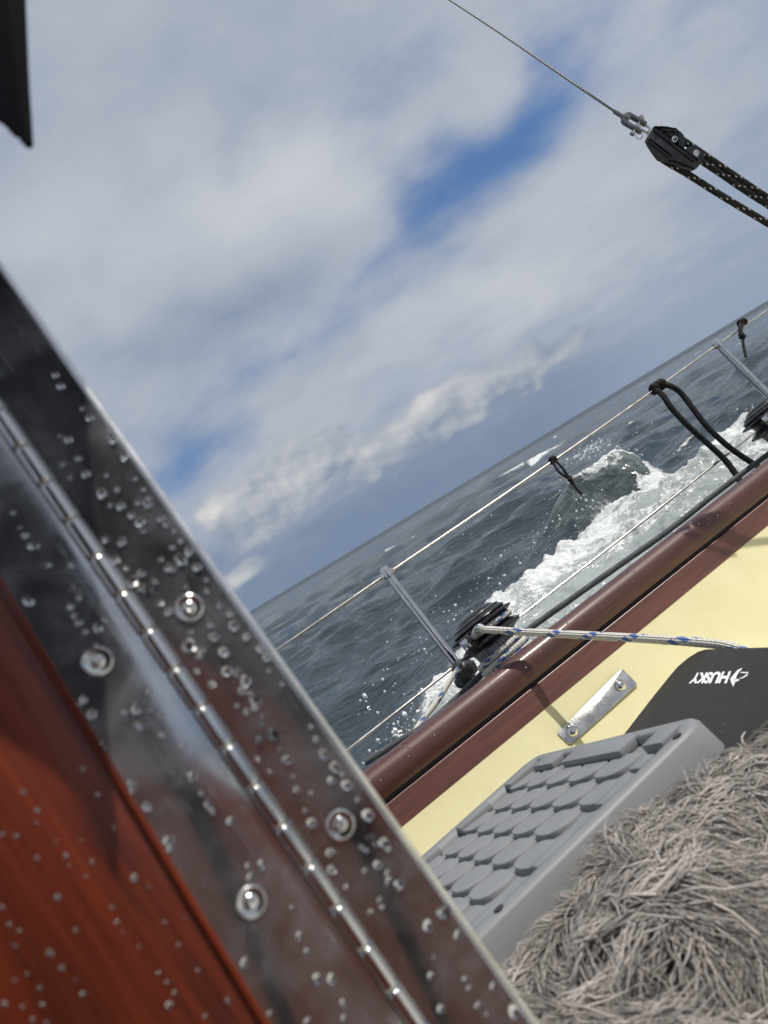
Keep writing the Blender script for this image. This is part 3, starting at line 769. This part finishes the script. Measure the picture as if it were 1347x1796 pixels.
# ------------------------------------------------------------------ stay, fork, block and tackle
TD = 1.62
o = empty('backstay', at(1090, 203, TD), 'thin steel wire stay coming down from the top to the block', 'wire')
part('wire', tube(spline([at(1092, 205, TD), at(1010, 149, 1.64), at(880, 60, 1.80), at(780, -6, 1.93), at(600, -125, 2.2)], .012), .0027, 10), M['stay'], o)
sd_ = unit(at(1135, 229, TD) - at(1090, 203, TD)); sn = -Fv; sw = unit(np.cross(sd_, sn))
q0 = at(1090, 203, TD)
part('swage', lathe([(.0045, -.02), (.0050, 0), (.0085, .006), (.0085, .016)], q0, sd_, 20), M['grey_alloy'], o)
for s in (-1, 1):
    p0 = q0 + sd_ * .010 + sw * s * .010
    part('fork_arm', box(p0 + sd_ * .024, sd_ * .025, sw * .0045, sn * .0065, .003), M['grey_alloy'], o)
part('fork_bridge', box(q0 + sd_ * .012, sd_ * .008, sw * .013, sn * .0065, .004), M['grey_alloy'], o)
part('clevis_pin', lathe([(.0065, -.022), (.0065, -.018), (.004, -.018), (.004, .022), (.006, .022), (.006, .025)], q0 + sd_ * .042, sw, 16), M['steel'], o)
rc = at(1121, 238, TD); part('split_ring', tube([rc + .0075 * (math.cos(t) * Rv + math.sin(t) * Uv) for t in np.linspace(0, 2 * math.pi, 30)], .0011, 8), M['steel'], o)
part('link', tube(spline([at(1119, 219, TD), at(1127, 228, TD - .006), at(1136, 233, TD - .004), at(1140, 226, TD), at(1130, 219, TD + .004), at(1119, 219, TD)], .003), .0028, 10), M['steel'], o)

c8 = lambda x, y: (1050 + x / 4.535, 160 + y / 4.535)
ob = empty('fiddle_block', at(*c8(560, 430), TD), 'black double pulley block with two bright pins under the stay', 'pulley block')
out_f = chaikin([np.array(c8(*q)) for q in [(435, 283), (520, 280), (600, 296), (630, 335), (632, 440), (700, 470), (808, 545), (802, 585), (748, 642), (690, 632), (560, 570), (480, 566), (450, 545), (360, 410), (372, 385), (415, 320)]], 1)
inn = [np.array([1170, 258]) + (q - np.array([1170, 258])) * .86 for q in out_f]
part('cheek', prism([at(q[0], q[1], TD - .014) for q in out_f], -Fv * .004, .0018), M['black_plastic'], ob)
part('cheek', prism([at(q[0], q[1], TD + .020) for q in out_f], -Fv * .004, .0018), M['black_plastic'], ob)
# raised webs on the near cheek
for a, b_, w in (((440, 300), (600, 420), 17), ((600, 430), (770, 560), 15), ((400, 400), (560, 520), 12), ((440, 300), (610, 315), 12), ((565, 565), (740, 625), 11), ((615, 330), (615, 440), 12)):
    A_, B_ = np.array(c8(*a)), np.array(c8(*b_)); t_ = (B_ - A_) / np.linalg.norm(B_ - A_); n_ = np.array([-t_[1], t_[0]]) * w / 4.535
    part('web', prism([at(q[0], q[1], TD - .0178) for q in (A_ - n_, A_ - n_ * .4 - t_ * 2, B_ + t_ * 2 - n_ * .4, B_ - n_, B_ + n_, A_ + n_)], -Fv * .0035, .0012), M['black_metal'], ob)
for c_, r_ in (((575, 418), .0145), ((745, 528), .0115)):
    px, py = c8(*c_); c0 = at(px, py, TD)
    part('sheave', lathe([(r_ * .5, -.011), (r_ * 2.1, -.010), (r_ * 1.8, -.003), (r_ * 1.8, .003), (r_ * 2.1, .010), (r_ * .5, .011)], c0 + Fv * .003, -Fv, 36), M['black_metal'], ob)
    part('pin', lathe([(.0078, .016), (.0078, .0205), (.0066, .022), (.0048, .0222), (.0042, .0205), (.0018, .0205), (.001, .0212)], c0, -Fv, 28), M['steel'], ob)
part('head_strap', prism([at(*c8(*q), TD - .010) for q in [(395, 300), (440, 300), (430, 360), (400, 350)]], Fv * .02, .002), M['steel'], ob)
ot = empty('tackle_rope', at(*c8(1000, 700), TD), 'three black ropes flecked white running from the block to the right edge', 'rope')
for L_ in ([(560, 330), (640, 372), (800, 480), (1000, 617), (1200, 754), (1347, 852), (1700, 1090)], [(720, 480), (790, 535), (960, 648), (1130, 765), (1347, 905), (1700, 1120)], [(480, 520), (560, 575), (700, 655), (900, 782), (1100, 905), (1347, 1052), (1700, 1270)]):
    part('strand', tube(spline([at(*c8(*q), TD + .003 - .0004 * i) for i, q in enumerate(L_)], .004), .0072, 14, (8, .011, .05)), M['rope_fleck'], ot)

# ------------------------------------------------------------------ grey tread lid and the black case under it
LS = .84                                                            # size of lid and case
bx0, bx1, by0, by1, TZ = -.24, .446, .752, 1.325, -.200
def boatL(x, y, z): return boat(x * LS, y * LS, z * LS)
ol = empty('tread_lid', boatL((bx0 + bx1) / 2, (by0 + by1) / 2, TZ - .04), 'grey plastic tread lid with rows of scales lying on black case', 'lid')
def rrect(x0, x1, y0, y1, r, z, k=6):
    P = []
    for cx, cy, a0 in ((x1 - r, y1 - r, 0), (x0 + r, y1 - r, 90), (x0 + r, y0 + r, 180), (x1 - r, y0 + r, 270)):
        for i in range(k + 1):
            a = math.radians(a0 + 90 * i / k); P.append((cx + r * math.cos(a), cy + r * math.sin(a), z))
    return P
def lid():
    rings = [rrect(bx0 + .012, bx1 - .012, by0 + .012, by1 - .012, .03, TZ - .042), rrect(bx0, bx1, by0, by1, .036, TZ - .040), rrect(bx0 + .003, bx1 - .003, by0 + .003, by1 - .003, .036, TZ - .006),
             rrect(bx0 + .006, bx1 - .006, by0 + .006, by1 - .006, .035, TZ - .0015), rrect(bx0 + .011, bx1 - .011, by0 + .011, by1 - .011, .033, TZ),
             rrect(bx0 + .022, bx1 - .020, by0 + .024, by1 - .030, .026, TZ), rrect(bx0 + .024, bx1 - .023, by0 + .027, by1 - .034, .025, TZ - .002),
             rrect(bx0 + .026, bx1 - .025, by0 + .030, by1 - .037, .024, TZ - .012)]
    V = [boatL(*p) for r in rings for p in r]; m = len(rings[0]); Fc = []
    for i in range(len(rings) - 1):
        for j in range(m): a, b = i * m + j, i * m + (j + 1) % m; Fc.append((a, b, b + m, a + m))
    Fc.append(tuple(range(m - 1, -1, -1))); Fc.append(tuple((len(rings) - 1) * m + j for j in range(m)))
    return V, Fc
LID = part('panel', lid(), M['tread'], ol, sharp=50)
# one scale: a hexagon standing proud at its low end
def scale_mesh():
    w, l = .0415, .0285
    ring = [(-l * .92, -w * .55), (-l * .92, w * .55), (-l * .30, w), (l * .80, w * .93), (l, w * .45), (l, -w * .45), (l * .80, -w * .93), (-l * .30, -w)]
    ring = [tuple(q) for q in chaikin(ring, 1)]
    V, Fc = [], []; m = len(ring)
    for sc_, dz in ((1.0, -.001), (.995, .55), (.975, .88), (.945, 1.0)):
        for (x, y) in ring:
            h = .0080 - .0042 * (x + l) / (2 * l); V.append((x * sc_, y * sc_, h * dz if dz > 0 else dz))
    for i in range(3):
        for j in range(m): a, b = i * m + j, i * m + (j + 1) % m; Fc.append((a, b, b + m, a + m))
    Fc.append(tuple(3 * m + j for j in range(m)))
    return mesh_data('scale', V, Fc, M['tread'], None, True, 28)
SM = scale_mesh()
LP = 0.0534
for i in range(13):
    x = .372 - LP * i
    if x < bx0 + .06: break
    for j in range(6):
        y = 1.262 - .088 * j - (.044 if i % 2 else 0.0) - .02
        if y < by0 + .062 or y > by1 - .068: continue
        s = 1.0
        inst('scale', SM, frame(boatL(x, y, TZ - .0122), ux * LS, by * LS, bz * LS), LID)
# raised pads round the border
def pad(x0, x1, y0, y1, h=.0135):
    c = boatL((x0 + x1) / 2, (y0 + y1) / 2, TZ - .012 + h / 2)
    part('border_pad', box(c, ux * (x1 - x0) / 2 * LS, by * (y1 - y0) / 2 * LS, bz * h / 2 * LS, .0026, 2), M['tread'], LID)
for i in range(6): pad(.352 - .113 * i, .420 - .113 * i, 1.262, 1.294)
for i in range(6): pad(.285 - .098 * i, .338 - .098 * i, .776, .800)
pad(.396, .428, 1.150, 1.238); pad(.392, .428, .900, 1.100); pad(.392, .428, .792, .840); pad(.345, .372, .778, .806)
for x, y in ((.40, .766), (.13, .766), (-.08, .766)):
    part('rivet_hole', lathe([(.005, 0), (.0045, .0012), (.003, .0014)], boatL(x, y, TZ + .0002), bz, 16), M['black_plastic'], LID)

SZ = TZ - .0425
oc = empty('black_case', boat(.42, .8, -.36), 'black plastic case with white upside-down lettering under the grey lid', 'case')
outl = [(.10, .93), (.30, 1.036), (.516, 1.152), (.633, 1.213), (.715, 1.252), (.755, 1.268), (.785, 1.262), (.800, 1.240), (.797, 1.212), (.770, 1.135), (.695, .926), (.640, .775), (.615, .735), (.57, .725), (.05, .78), (.03, .83)]
part('body', prism([boatL(x, y, SZ) for x, y in outl], -bz * .156, .005, 3), M['rubber'], oc)
p0_, nz_ = boatL(0, 0, SZ + .0008), bz
def onc(px, py): return on_plane(px, py, p0_, nz_)
tcu = bpy.data.curves.new('lettering', 'FONT'); tcu.body = 'HUSKY'; tcu.size = 1.0; tcu.offset = .042; tcu.extrude = 0.0; tcu.space_character = .96
tmp = bpy.data.objects.new('tmp_text', tcu); COL.objects.link(tmp)
dg = bpy.context.evaluated_depsgraph_get(); me_t = bpy.data.meshes.new_from_object(tmp.evaluated_get(dg))
tv = np.array([v.co[:] for v in me_t.vertices]); tf = [tuple(p.vertices) for p in me_t.polygons]
bpy.data.objects.remove(tmp); bpy.data.curves.remove(tcu); bpy.data.meshes.remove(me_t)
tv[:, 0] = (tv[:, 0] - tv[:, 0].min()) / np.ptp(tv[:, 0]); tv[:, 1] = (tv[:, 1] - tv[:, 1].min()) / np.ptp(tv[:, 1])
A0, A1, A2 = onc(1282.7, 1177), onc(1217, 1180), onc(1274.3, 1198.5)
part('lettering', ([A0 + (A1 - A0) * v[0] + (A2 - A0) * v[1] for v in tv], tf), M['white_print'], oc, label='white bold slanted capital letters upside down', smooth_=False)
c3_ = lambda x, y: (1120 + x / 5.934, 1080 + y / 5.934)
def flat(pts): return [onc(*c3_(*q)) for q in pts], [tuple(range(len(pts)))]
def stroke(pts, w):
    P = [np.array(q, float) for q in pts]; L_, R_ = [], []
    for i, q in enumerate(P):
        t = P[min(i + 1, len(P) - 1)] - P[max(i - 1, 0)]; t /= np.linalg.norm(t); n = np.array([-t[1], t[0]]) * w[i]
        L_.append(q + n); R_.append(q - n)
    V = [onc(*c3_(*q)) for q in L_ + R_]; k = len(P)
    return V, [(i, i + 1, k + i + 1, k + i) for i in range(k - 1)]
part('emblem', merge(stroke([(1074, 548), (1040, 572), (1010, 612), (990, 645), (985, 680), (984, 736)], [5, 12, 16, 24, 26, 1]),
                     stroke([(1050, 668), (1015, 672), (975, 658), (950, 652)], [3, 16, 14, 2]),
                     stroke([(1060, 588), (1100, 592), (1138, 590), (1128, 616), (1090, 640), (1048, 654)], [4, 6, 7, 7, 6, 3])), M['white_print'], oc, label='white dog head outline beside the lettering', smooth_=False)

# ------------------------------------------------------------------ fur blanket
def blanket():
    lp = np.array([(1262, 1460), (1285, 1347), (1330, 1272), (1390, 1168), (1452, 1075), (1560, 1004), (1640, 938), (1700, 898), (1760, 905), (1990, 940)], float)   # (y, x of left edge)
    nv, nu = 70, 60
    ys = np.linspace(1285, 1985, nv); XL = np.interp(ys, lp[:, 0] + 8, lp[:, 1] + 12)
    PX, PY, DD, E = (np.zeros((nv, nu)) for _ in range(4))
    for i, y in enumerate(ys):
        u = np.linspace(0, 1, nu) ** 1.3; x = XL[i] + u * (1640 - XL[i])
        PX[i], PY[i] = x, y; E[i] = x - XL[i]
    base = .575 - (PY - 1290) / 700 * .195
    fy = PY - 1590 - (PX - 1000) * .12
    fold = .036 * np.where(fy < 0, np.exp(-(fy / 110) ** 2), np.exp(-(fy / 60) ** 2)) * np.clip(E / 150, 0, 1)
    fold2 = .036 * np.exp(-((PY - 1860 + (PX - 900) * .10) / 110) ** 2)
    valley = -.055 * np.exp(-((PY - 1690 - (PX - 1000) * .20) / 60) ** 2) * np.clip(E / 120, .15, 1)
    lumps = (fbm(PX / 170, PY / 170, 2, 4) - .5) * .028
    D_ = base - fold - fold2 - valley - lumps + .05 * np.exp(-E / 22.0)
    V = np.array([at(PX[i, j], PY[i, j], D_[i, j]) for i in range(nv) for j in range(nu)])
    Fc = [(i * nu + j, i * nu + j + 1, (i + 1) * nu + j + 1, (i + 1) * nu + j) for i in range(nv - 1) for j in range(nu - 1)]
    Fc = [f[::-1] for f in Fc]
    o = empty('fur_blanket', V.mean(0), 'shaggy grey fur blanket heaped in the bottom right corner', 'blanket')
    ba = part('backing', (V, Fc), M['fur_base'], o)
    # tufts
    G3 = V.reshape(nv, nu, 3)
    r = np.random.default_rng(8); NT = 24000
    iv = r.uniform(0, nv - 1.001, NT * 2); ju = r.uniform(0, 1, NT * 2) ** 1.0 * (nu - 1.001)
    I, J = iv.astype(int), ju.astype(int); fi, fj = (iv - I)[:, None], (ju - J)[:, None]
    def gs(A): return (A[I, J] * (1 - fi) * (1 - fj) + A[I + 1, J] * fi * (1 - fj) + A[I, J + 1] * (1 - fi) * fj + A[I + 1, J + 1] * fi * fj)
    P0 = gs(G3); px, py, ee = gs(PX[..., None])[:, 0], gs(PY[..., None])[:, 0], gs(E[..., None])[:, 0]
    keep = (px < 1480) & (py < 1900); keep[np.flatnonzero(keep)[NT:]] = False
    P0, px, py, ee, I, J = P0[keep], px[keep], py[keep], ee[keep], I[keep], J[keep]
    n = len(P0)
    Nn = np.cross(G3[I, J + 1] - G3[I, J], G3[I + 1, J] - G3[I, J]); Nn /= np.linalg.norm(Nn, axis=1)[:, None]
    toc = CAM - P0; Nn *= np.sign((Nn * toc).sum(1))[:, None]
    Nn = Nn * .45 + unit(Nn.mean(0)) * .55; Nn /= np.linalg.norm(Nn, axis=1)[:, None]
    cell = 21.0; ci = np.floor(px / cell + .5 * (np.floor(py / cell) % 2)); cj = np.floor(py / cell)
    def hsh(a, b, k): v = np.sin(a * 127.1 + b * 311.7 + k * 74.7) * 43758.5453; return v - np.floor(v)
    cxp = (ci + .2 + .6 * hsh(ci, cj, 1) - .5 * (cj % 2)) * cell; cyp = (cj + .2 + .6 * hsh(ci, cj, 2)) * cell
    ang = (fbm(cxp / 90, cyp / 90, 3, 14) - .5) * 4.4 + (hsh(ci, cj, 3) - .5) * 2.8 + r.normal(0, .16, n)
    low = np.clip((py - 1560) / 160, 0, 1)
    fxv = .55 - .25 * low; fyv = .30 + .75 * low
    w_edge = np.exp(-ee / 24.0)
    fxv = fxv * (1 - w_edge) - .9 * w_edge; fyv = fyv * (1 - w_edge) - .35 * w_edge
    ca, sa = np.cos(ang * (1 - .55 * low)), np.sin(ang * (1 - .55 * low))
    gx, gy = fxv * ca - fyv * sa, fxv * sa + fyv * ca
    lean = gx[:, None] * Rv - gy[:, None] * Uv; lean /= np.linalg.norm(lean, axis=1)[:, None] + 1e-9
    lean = lean - Nn * (lean * Nn).sum(1)[:, None]
    lean /= np.linalg.norm(lean, axis=1)[:, None] + 1e-9
    side = np.cross(lean, Nn)
    Ls = r.uniform(.030, .066, n) * (.45 + .55 * np.clip(ee / 70, 0, 1)) * (.9 + .3 * low); cur = (hsh(ci, cj, 4) - .5) * 2.6 + r.normal(0, .18, n); rise = r.uniform(.10, .55, n); ph = r.uniform(0, 6.28, n)
    K, SG = 6, 3
    pull = (((cxp - px) / FPX)[:, None] * Rv - ((cyp - py) / FPX)[:, None] * Uv) * ((P0 - CAM) @ Fv)[:, None] * .75
    R0_ = np.where(r.random(n) < .30, r.uniform(.00060, .00115, n), r.uniform(.00025, .0006, n)); pts = []
    for k in range(K):
        t = k / (K - 1)
        pts.append(P0 + Nn * (Ls * (rise * .62 * np.sin(t * 2.0)))[:, None] + lean * (Ls * t * .95)[:, None] + side * (Ls * (cur * t * t * .55 + .09 * np.sin(ph + t * 8) * (.3 + t)))[:, None]
                   + np.array([0, 0, -1.]) * (Ls * .30 * t * t)[:, None] + pull * (t ** 1.5))
    Vv = np.zeros((n, K, SG, 3)); rad = [.75, 1.0, 1.0, .85, .6, .12]
    for k in range(K):
        T = pts[min(k + 1, K - 1)] - pts[max(k - 1, 0)]; T /= np.linalg.norm(T, axis=1)[:, None]
        x = np.cross(T, Nn); x /= np.linalg.norm(x, axis=1)[:, None] + 1e-9; y = np.cross(T, x)
        for s in range(SG):
            a = 2 * math.pi * s / SG; Vv[:, k, s] = pts[k] + (R0_ * rad[k])[:, None] * (math.cos(a) * x + math.sin(a) * y)
    Vv = Vv.reshape(-1, 3); base_i = (np.arange(n) * K * SG)[:, None]; q = []
    for k in range(K - 1):
        for s in range(SG):
            s2 = (s + 1) % SG; q.append([k * SG + s, k * SG + s2, (k + 1) * SG + s2, (k + 1) * SG + s])
    Q = (base_i[:, :, None] + np.array(q)[None]).reshape(-1, 4)
    b = wloc(o); me = bpy.data.meshes.new('fur_tufts')
    me.vertices.add(len(Vv)); me.vertices.foreach_set('co', (Vv - b).astype(np.float32).ravel())
    me.loops.add(Q.size); me.loops.foreach_set('vertex_index', Q.astype(np.int32).ravel())
    me.polygons.add(len(Q)); me.polygons.foreach_set('loop_start', np.arange(0, Q.size, 4, dtype=np.int32)); me.polygons.foreach_set('loop_total', np.full(len(Q), 4, dtype=np.int32))
    me.update(calc_edges=True); me.polygons.foreach_set('use_smooth', np.ones(len(Q), dtype=bool))
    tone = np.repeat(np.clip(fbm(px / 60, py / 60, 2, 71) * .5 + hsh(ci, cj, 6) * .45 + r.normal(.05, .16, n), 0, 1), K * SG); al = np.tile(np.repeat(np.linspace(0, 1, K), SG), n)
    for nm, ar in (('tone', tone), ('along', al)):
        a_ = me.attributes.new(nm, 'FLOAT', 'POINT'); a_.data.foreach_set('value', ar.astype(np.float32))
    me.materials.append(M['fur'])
    f = bpy.data.objects.new('fur_tufts', me); COL.objects.link(f); f.parent = o; f['kind'] = 'stuff'
blanket()

# ------------------------------------------------------------------ companionway door edge: mahogany panel, piano hinge, drops
DK0, DK1 = .312, .288
def kn(t): return at(0, 730, DK0) * (1 - t) + at(690, 1740, DK1) * t
def plane3(a, b, c):
    n = unit(np.cross(b - a, c - a)); n = n if n @ (CAM - a) > 0 else -n; return a, n
RP = plane3(kn(0), kn(1), at(593, 1300, .2985 + .006))
LPn = plane3(kn(0), kn(1), at(165, 1300, .2985 - .017))
rl = lambda x, y, lift=0: on_plane(x, y, RP[0] + RP[1] * lift, RP[1])
ll = lambda x, y, lift=0: on_plane(x, y, LPn[0] + LPn[1] * lift, LPn[1])
oh = empty('piano_hinge', kn(.5), 'wet polished steel piano hinge with screws and raindrops in the foreground', 'hinge')
RL = part('leaf', prism([rl(x, y) for x, y in [(-110, 574), (-110, 314), (1050, 1958), (820, 1930)]], -RP[1] * .0028, .0013, 3), M['leaf'], oh)
re_ = unit(np.cross(RP[1], kax_ := unit(kn(1) - kn(0)))); re_ = re_ if re_ @ Rv > 0 else -re_
ea, eb = rl(-110, 314), rl(1050, 1958)
part('rolled_edge', prism([ea + re_ * .0002, ea + re_ * .0021 - RP[1] * .0022, ea + re_ * .0018 - RP[1] * .0034, ea + re_ * .0002 - RP[1] * .0034], eb - ea, .0004), M['edge_steel'], RL)
LL = part('leaf', prism([ll(x, y) for x, y in [(-110, 564), (820, 1926), (560, 1936), (-110, 856)]], -LPn[1] * .0018, .0005, 2), M['leaf'], oh)
pitch = .0195; n_k = 26; klen = np.linalg.norm(kn(1) - kn(0)); kax = unit(kn(1) - kn(0)); kn_n = unit(RP[1] + LPn[1])
kme = None
for i in range(n_k):
    c = kn(0) + kax * (i * pitch - .06) + kn_n * .0012
    if kme is None:
        V, Fc = lathe([(.0026, .0002), (.0034, .0008), (.0035, .002), (.0035, pitch - .002), (.0034, pitch - .0008), (.0026, pitch - .0002)], (0, 0, 0), (0, 0, 1), 20)
        kme = mesh_data('knuckle', V, Fc, M['knuckle'], None, True, 50)
    x = unit(np.cross(kax, Fv)); inst('knuckle', kme, frame(c, x, np.cross(kax, x), kax), oh)
part('hinge_pin', tube([kn(0) - kax * .06 + kn_n * .0012, kn(0) + kax * (n_k * pitch - .058) + kn_n * .0012], .0024, 14), M['knuckle'], oh)
for (x, y), f_, pn, lf in (((332, 1066), rl, RP, RL), ((597, 1446), rl, RP, RL), ((171, 1160), ll, LPn, LL), ((440, 1582), ll, LPn, LL)):
    c = f_(x, y, .0001)
    s = part('screw', lathe([(.0060, -.0004), (.0060, .0003), (.0054, .0007), (.0040, .0002), (.0030, .0001), (.0022, .0009), (.0012, .0011), (.0003, .0004)], c, pn[1], 32), M['knuckle'], lf)

OW = empty('mahogany_door', ll(100, 1500, -.01), 'glossy red mahogany panel speckled with rain at the bottom left', 'door')
WP = part('board', prism([ll(x, y, -.0022) for x, y in [(-60, 620), (770, 1836), (770, 2300), (-700, 2300), (-700, 620)]], -LPn[1] * .020, .002), M['panel'], OW)
# bead planed along the panel where the leaf ends
part('edge_bead', tube([ll(-70, 905, -.0024), ll(-8, 1005, -.0024), ll(137, 1252 - 6, -.0024), ll(334, 1578 - 4, -.0024), ll(560, 1950, -.0024)], .0026, 14), M['panel'], OW)
OB = empty('mahogany_frame', rl(300, 1000, -.012), 'narrow mahogany frame behind the right leaf of the hinge', 'door frame')
part('board', prism([rl(x, y, -.0022) for x, y in [(-110, 560), (-110, 322), (1040, 1955), (815, 1926)]], -RP[1] * .014, .001), M['panel'], OB)

# raindrops
def drop_mesh(flat, seed):
    r = np.random.default_rng(seed); V, Fc, sg = [], [], 14
    for k, e in enumerate((0, 14, 32, 52, 72)):
        for j in range(sg):
            t = 2 * math.pi * j / sg; w = 1 + .10 * math.cos(2 * t + seed) + .06 * math.cos(3 * t + seed * 2)
            V.append((math.cos(math.radians(e)) * math.cos(t) * w, math.cos(math.radians(e)) * math.sin(t) * w, math.sin(math.radians(e)) * flat))
    V.append((0, 0, flat)); top = len(V) - 1
    for k in range(4):
        for j in range(sg): a, b = k * sg + j, k * sg + (j + 1) % sg; Fc.append((a, b, b + sg, a + sg))
    for j in range(sg): Fc.append((4 * sg + j, 4 * sg + (j + 1) % sg, top))
    Fc.append(tuple(range(sg - 1, -1, -1)))
    return mesh_data('water_drop', V, Fc, M['drop'], None, True, None)
DM = [drop_mesh(f, s) for s, f in enumerate((.42, .5, .6, .36))]
def drop(f_, pn, lf, x, y, r, lift=.00005):
    r *= math.exp(random.gauss(0, .28)); st = random.choice((1, 1, 1.15, 1.5))
    c = f_(x, y, lift); a = random.uniform(0, 6.28)
    x_ = unit(np.cross(pn[1], HA)); y_ = np.cross(pn[1], x_); xa = math.cos(a) * x_ + math.sin(a) * y_; ya = np.cross(pn[1], xa)
    inst('water_drop', random.choice(DM), frame(c, xa * r * st, ya * r, pn[1] * r), lf)
c1_ = lambda x, y: (x / 2.9933, 440 + y / 2.9933); c2_ = lambda x, y: (x / 2.694, 1000 + y / 2.694); c4_ = lambda x, y: (400 + x / 2.59, 1250 + y / 2.59)
seen_r = [c1_(*q) for q in [(292, 652), (320, 712), (432, 828), (472, 878), (315, 970), (360, 990), (412, 1090), (578, 940), (570, 975), (596, 996), (655, 1080), (710, 1195), (755, 1252), (725, 1320), (782, 1300), (775, 1328), (615, 1250), (535, 1275), (578, 1335), (634, 1340), (690, 1388), (735, 1425), (750, 1470), (845, 1405), (872, 1435), (918, 1468), (948, 1522), (905, 1558), (992, 1578), (1036, 1660), (948, 1622), (845, 1618), (880, 1662), (914, 1668), (552, 1518), (640, 1528), (605, 1622), (658, 1665), (742, 1692), (700, 1735), (815, 1738), (742, 1768), (778, 1782), (1085, 1725), (1088, 1780), (972, 1740), (980, 1772), (370, 1190), (452, 1172), (560, 1178), (330, 1120)]]
seen_r += [c2_(*q) for q in [(668, 15), (735, 55), (700, 105), (876, 55), (880, 80), (978, 95), (1042, 165), (1088, 205), (1104, 262), (1165, 315), (1230, 372), (1260, 412), (1272, 475), (1335, 540), (757, 155), (795, 195), (903, 292), (898, 320), (895, 360), (950, 380), (940, 410), (995, 262), (1010, 316), (1058, 388), (930, 478), (1002, 540), (1073, 478), (1125, 485), (1162, 525), (1142, 570), (1182, 578), (1208, 618), (1208, 645), (1122, 640), (1165, 668), (1238, 690), (1245, 722), (1282, 745), (1293, 780), (1225, 795), (1328, 850), (1218, 893), (1272, 950)]]
seen_r += [c4_(*q) for q in [(157, 40), (205, 105), (140, 115), (240, 172), (378, 65), (400, 120), (437, 190), (487, 248), (522, 280), (470, 310), (540, 330), (590, 395), (635, 465), (270, 215), (298, 290), (312, 350), (380, 365), (350, 445), (380, 500), (462, 635), (640, 580), (632, 605), (708, 592), (732, 622), (680, 692), (622, 718), (728, 728), (732, 765), (780, 772), (785, 800), (538, 792), (470, 715), (690, 850), (700, 885), (648, 905), (982, 905), (990, 930), (908, 968), (1045, 1005), (935, 1112), (922, 1195), (968, 1345), (1075, 1210), (1095, 1250), (1135, 1330), (1175, 1370), (1205, 1240), (1300, 1360)]]
seen_l = [c2_(*q) for q in [(355, 88), (372, 132), (332, 175), (350, 215), (370, 248), (405, 292), (488, 235), (460, 275), (572, 340), (452, 355), (395, 612), (435, 680), (378, 632), (632, 620), (590, 672), (642, 662), (708, 582), (712, 662), (760, 690), (806, 742), (765, 780), (662, 735), (865, 832), (486, 832), (906, 978), (622, 1005), (622, 1045), (952, 1055), (1005, 1140), (985, 1110), (1088, 1185), (690, 1115), (710, 1130), (798, 1275), (805, 1315), (135, 1495 / 10)]]
seen_l += [c4_(*q) for q in [(90, 695), (155, 690), (102, 745), (325, 1015), (358, 1085), (470, 1210), (405, 1210), (525, 1320), (528, 1385), (75, 1135), (190, 1365), (290, 885), (362, 1400)]] + [c1_(*q) for q in [(370, 1650), (392, 1775), (255, 1650), (175, 1550), (130, 1495), (105, 1455), (70, 1375)]]
seen_w = [(x / 2.694, 1300 + y / 2.694) for x, y in [(108, 240), (175, 325), (172, 385), (8, 440), (78, 445), (265, 470), (380, 465), (388, 132), (460, 252), (538, 408), (175, 550), (312, 540), (328, 588), (435, 570), (405, 640), (635, 645), (702, 688), (272, 735), (8, 785), (530, 782), (45, 865), (92, 895), (358, 893), (552, 855), (580, 902), (780, 855), (868, 840), (658, 968), (845, 960), (72, 965), (237, 1000), (292, 1072), (130, 1098), (68, 1130), (188, 1165), (358, 1128), (392, 1195), (750, 1095), (790, 1138), (825, 1188), (800, 1245), (935, 1085), (22, 1240), (108, 1255), (1078, 1225), (1088, 1250), (970, 1300), (222, 1330), (155, 1315), (200, 1245)]]
for L_, f_, pn, lf in ((seen_r, rl, RP, RL), (seen_l, ll, LPn, LL)):
    for x, y in L_: drop(f_, pn, lf, x, y, random.uniform(.0009, .0016))
for x, y in seen_w: drop(lambda a, b, l: ll(a, b, l - .0022), LPn, WP, x, y, random.uniform(.00045, .0008))

# ------------------------------------------------------------------ dark canvas flap at top left, its unseen extent enlarged to shade the wood
fl = chaikin([np.array(q, float) for q in [(0, -1700), (28, -300), (40, 40), (44, 140), (51, 245), (50, 251), (40, 253), (34, 246), (27, 234), (18, 233), (8, 220), (-12, 203), (-60, 196), (-150, 215), (-330, 260), (-800, 250), (-800, -1700)]], 1)
part('canvas_flap', prism([at(q[0], q[1], .262 + .00009 * (250 - q[1])) for q in fl], Fv * .004, .0012), M['dark_canvas'], label='dark canvas flap hanging into the top left corner', cat='canvas flap')
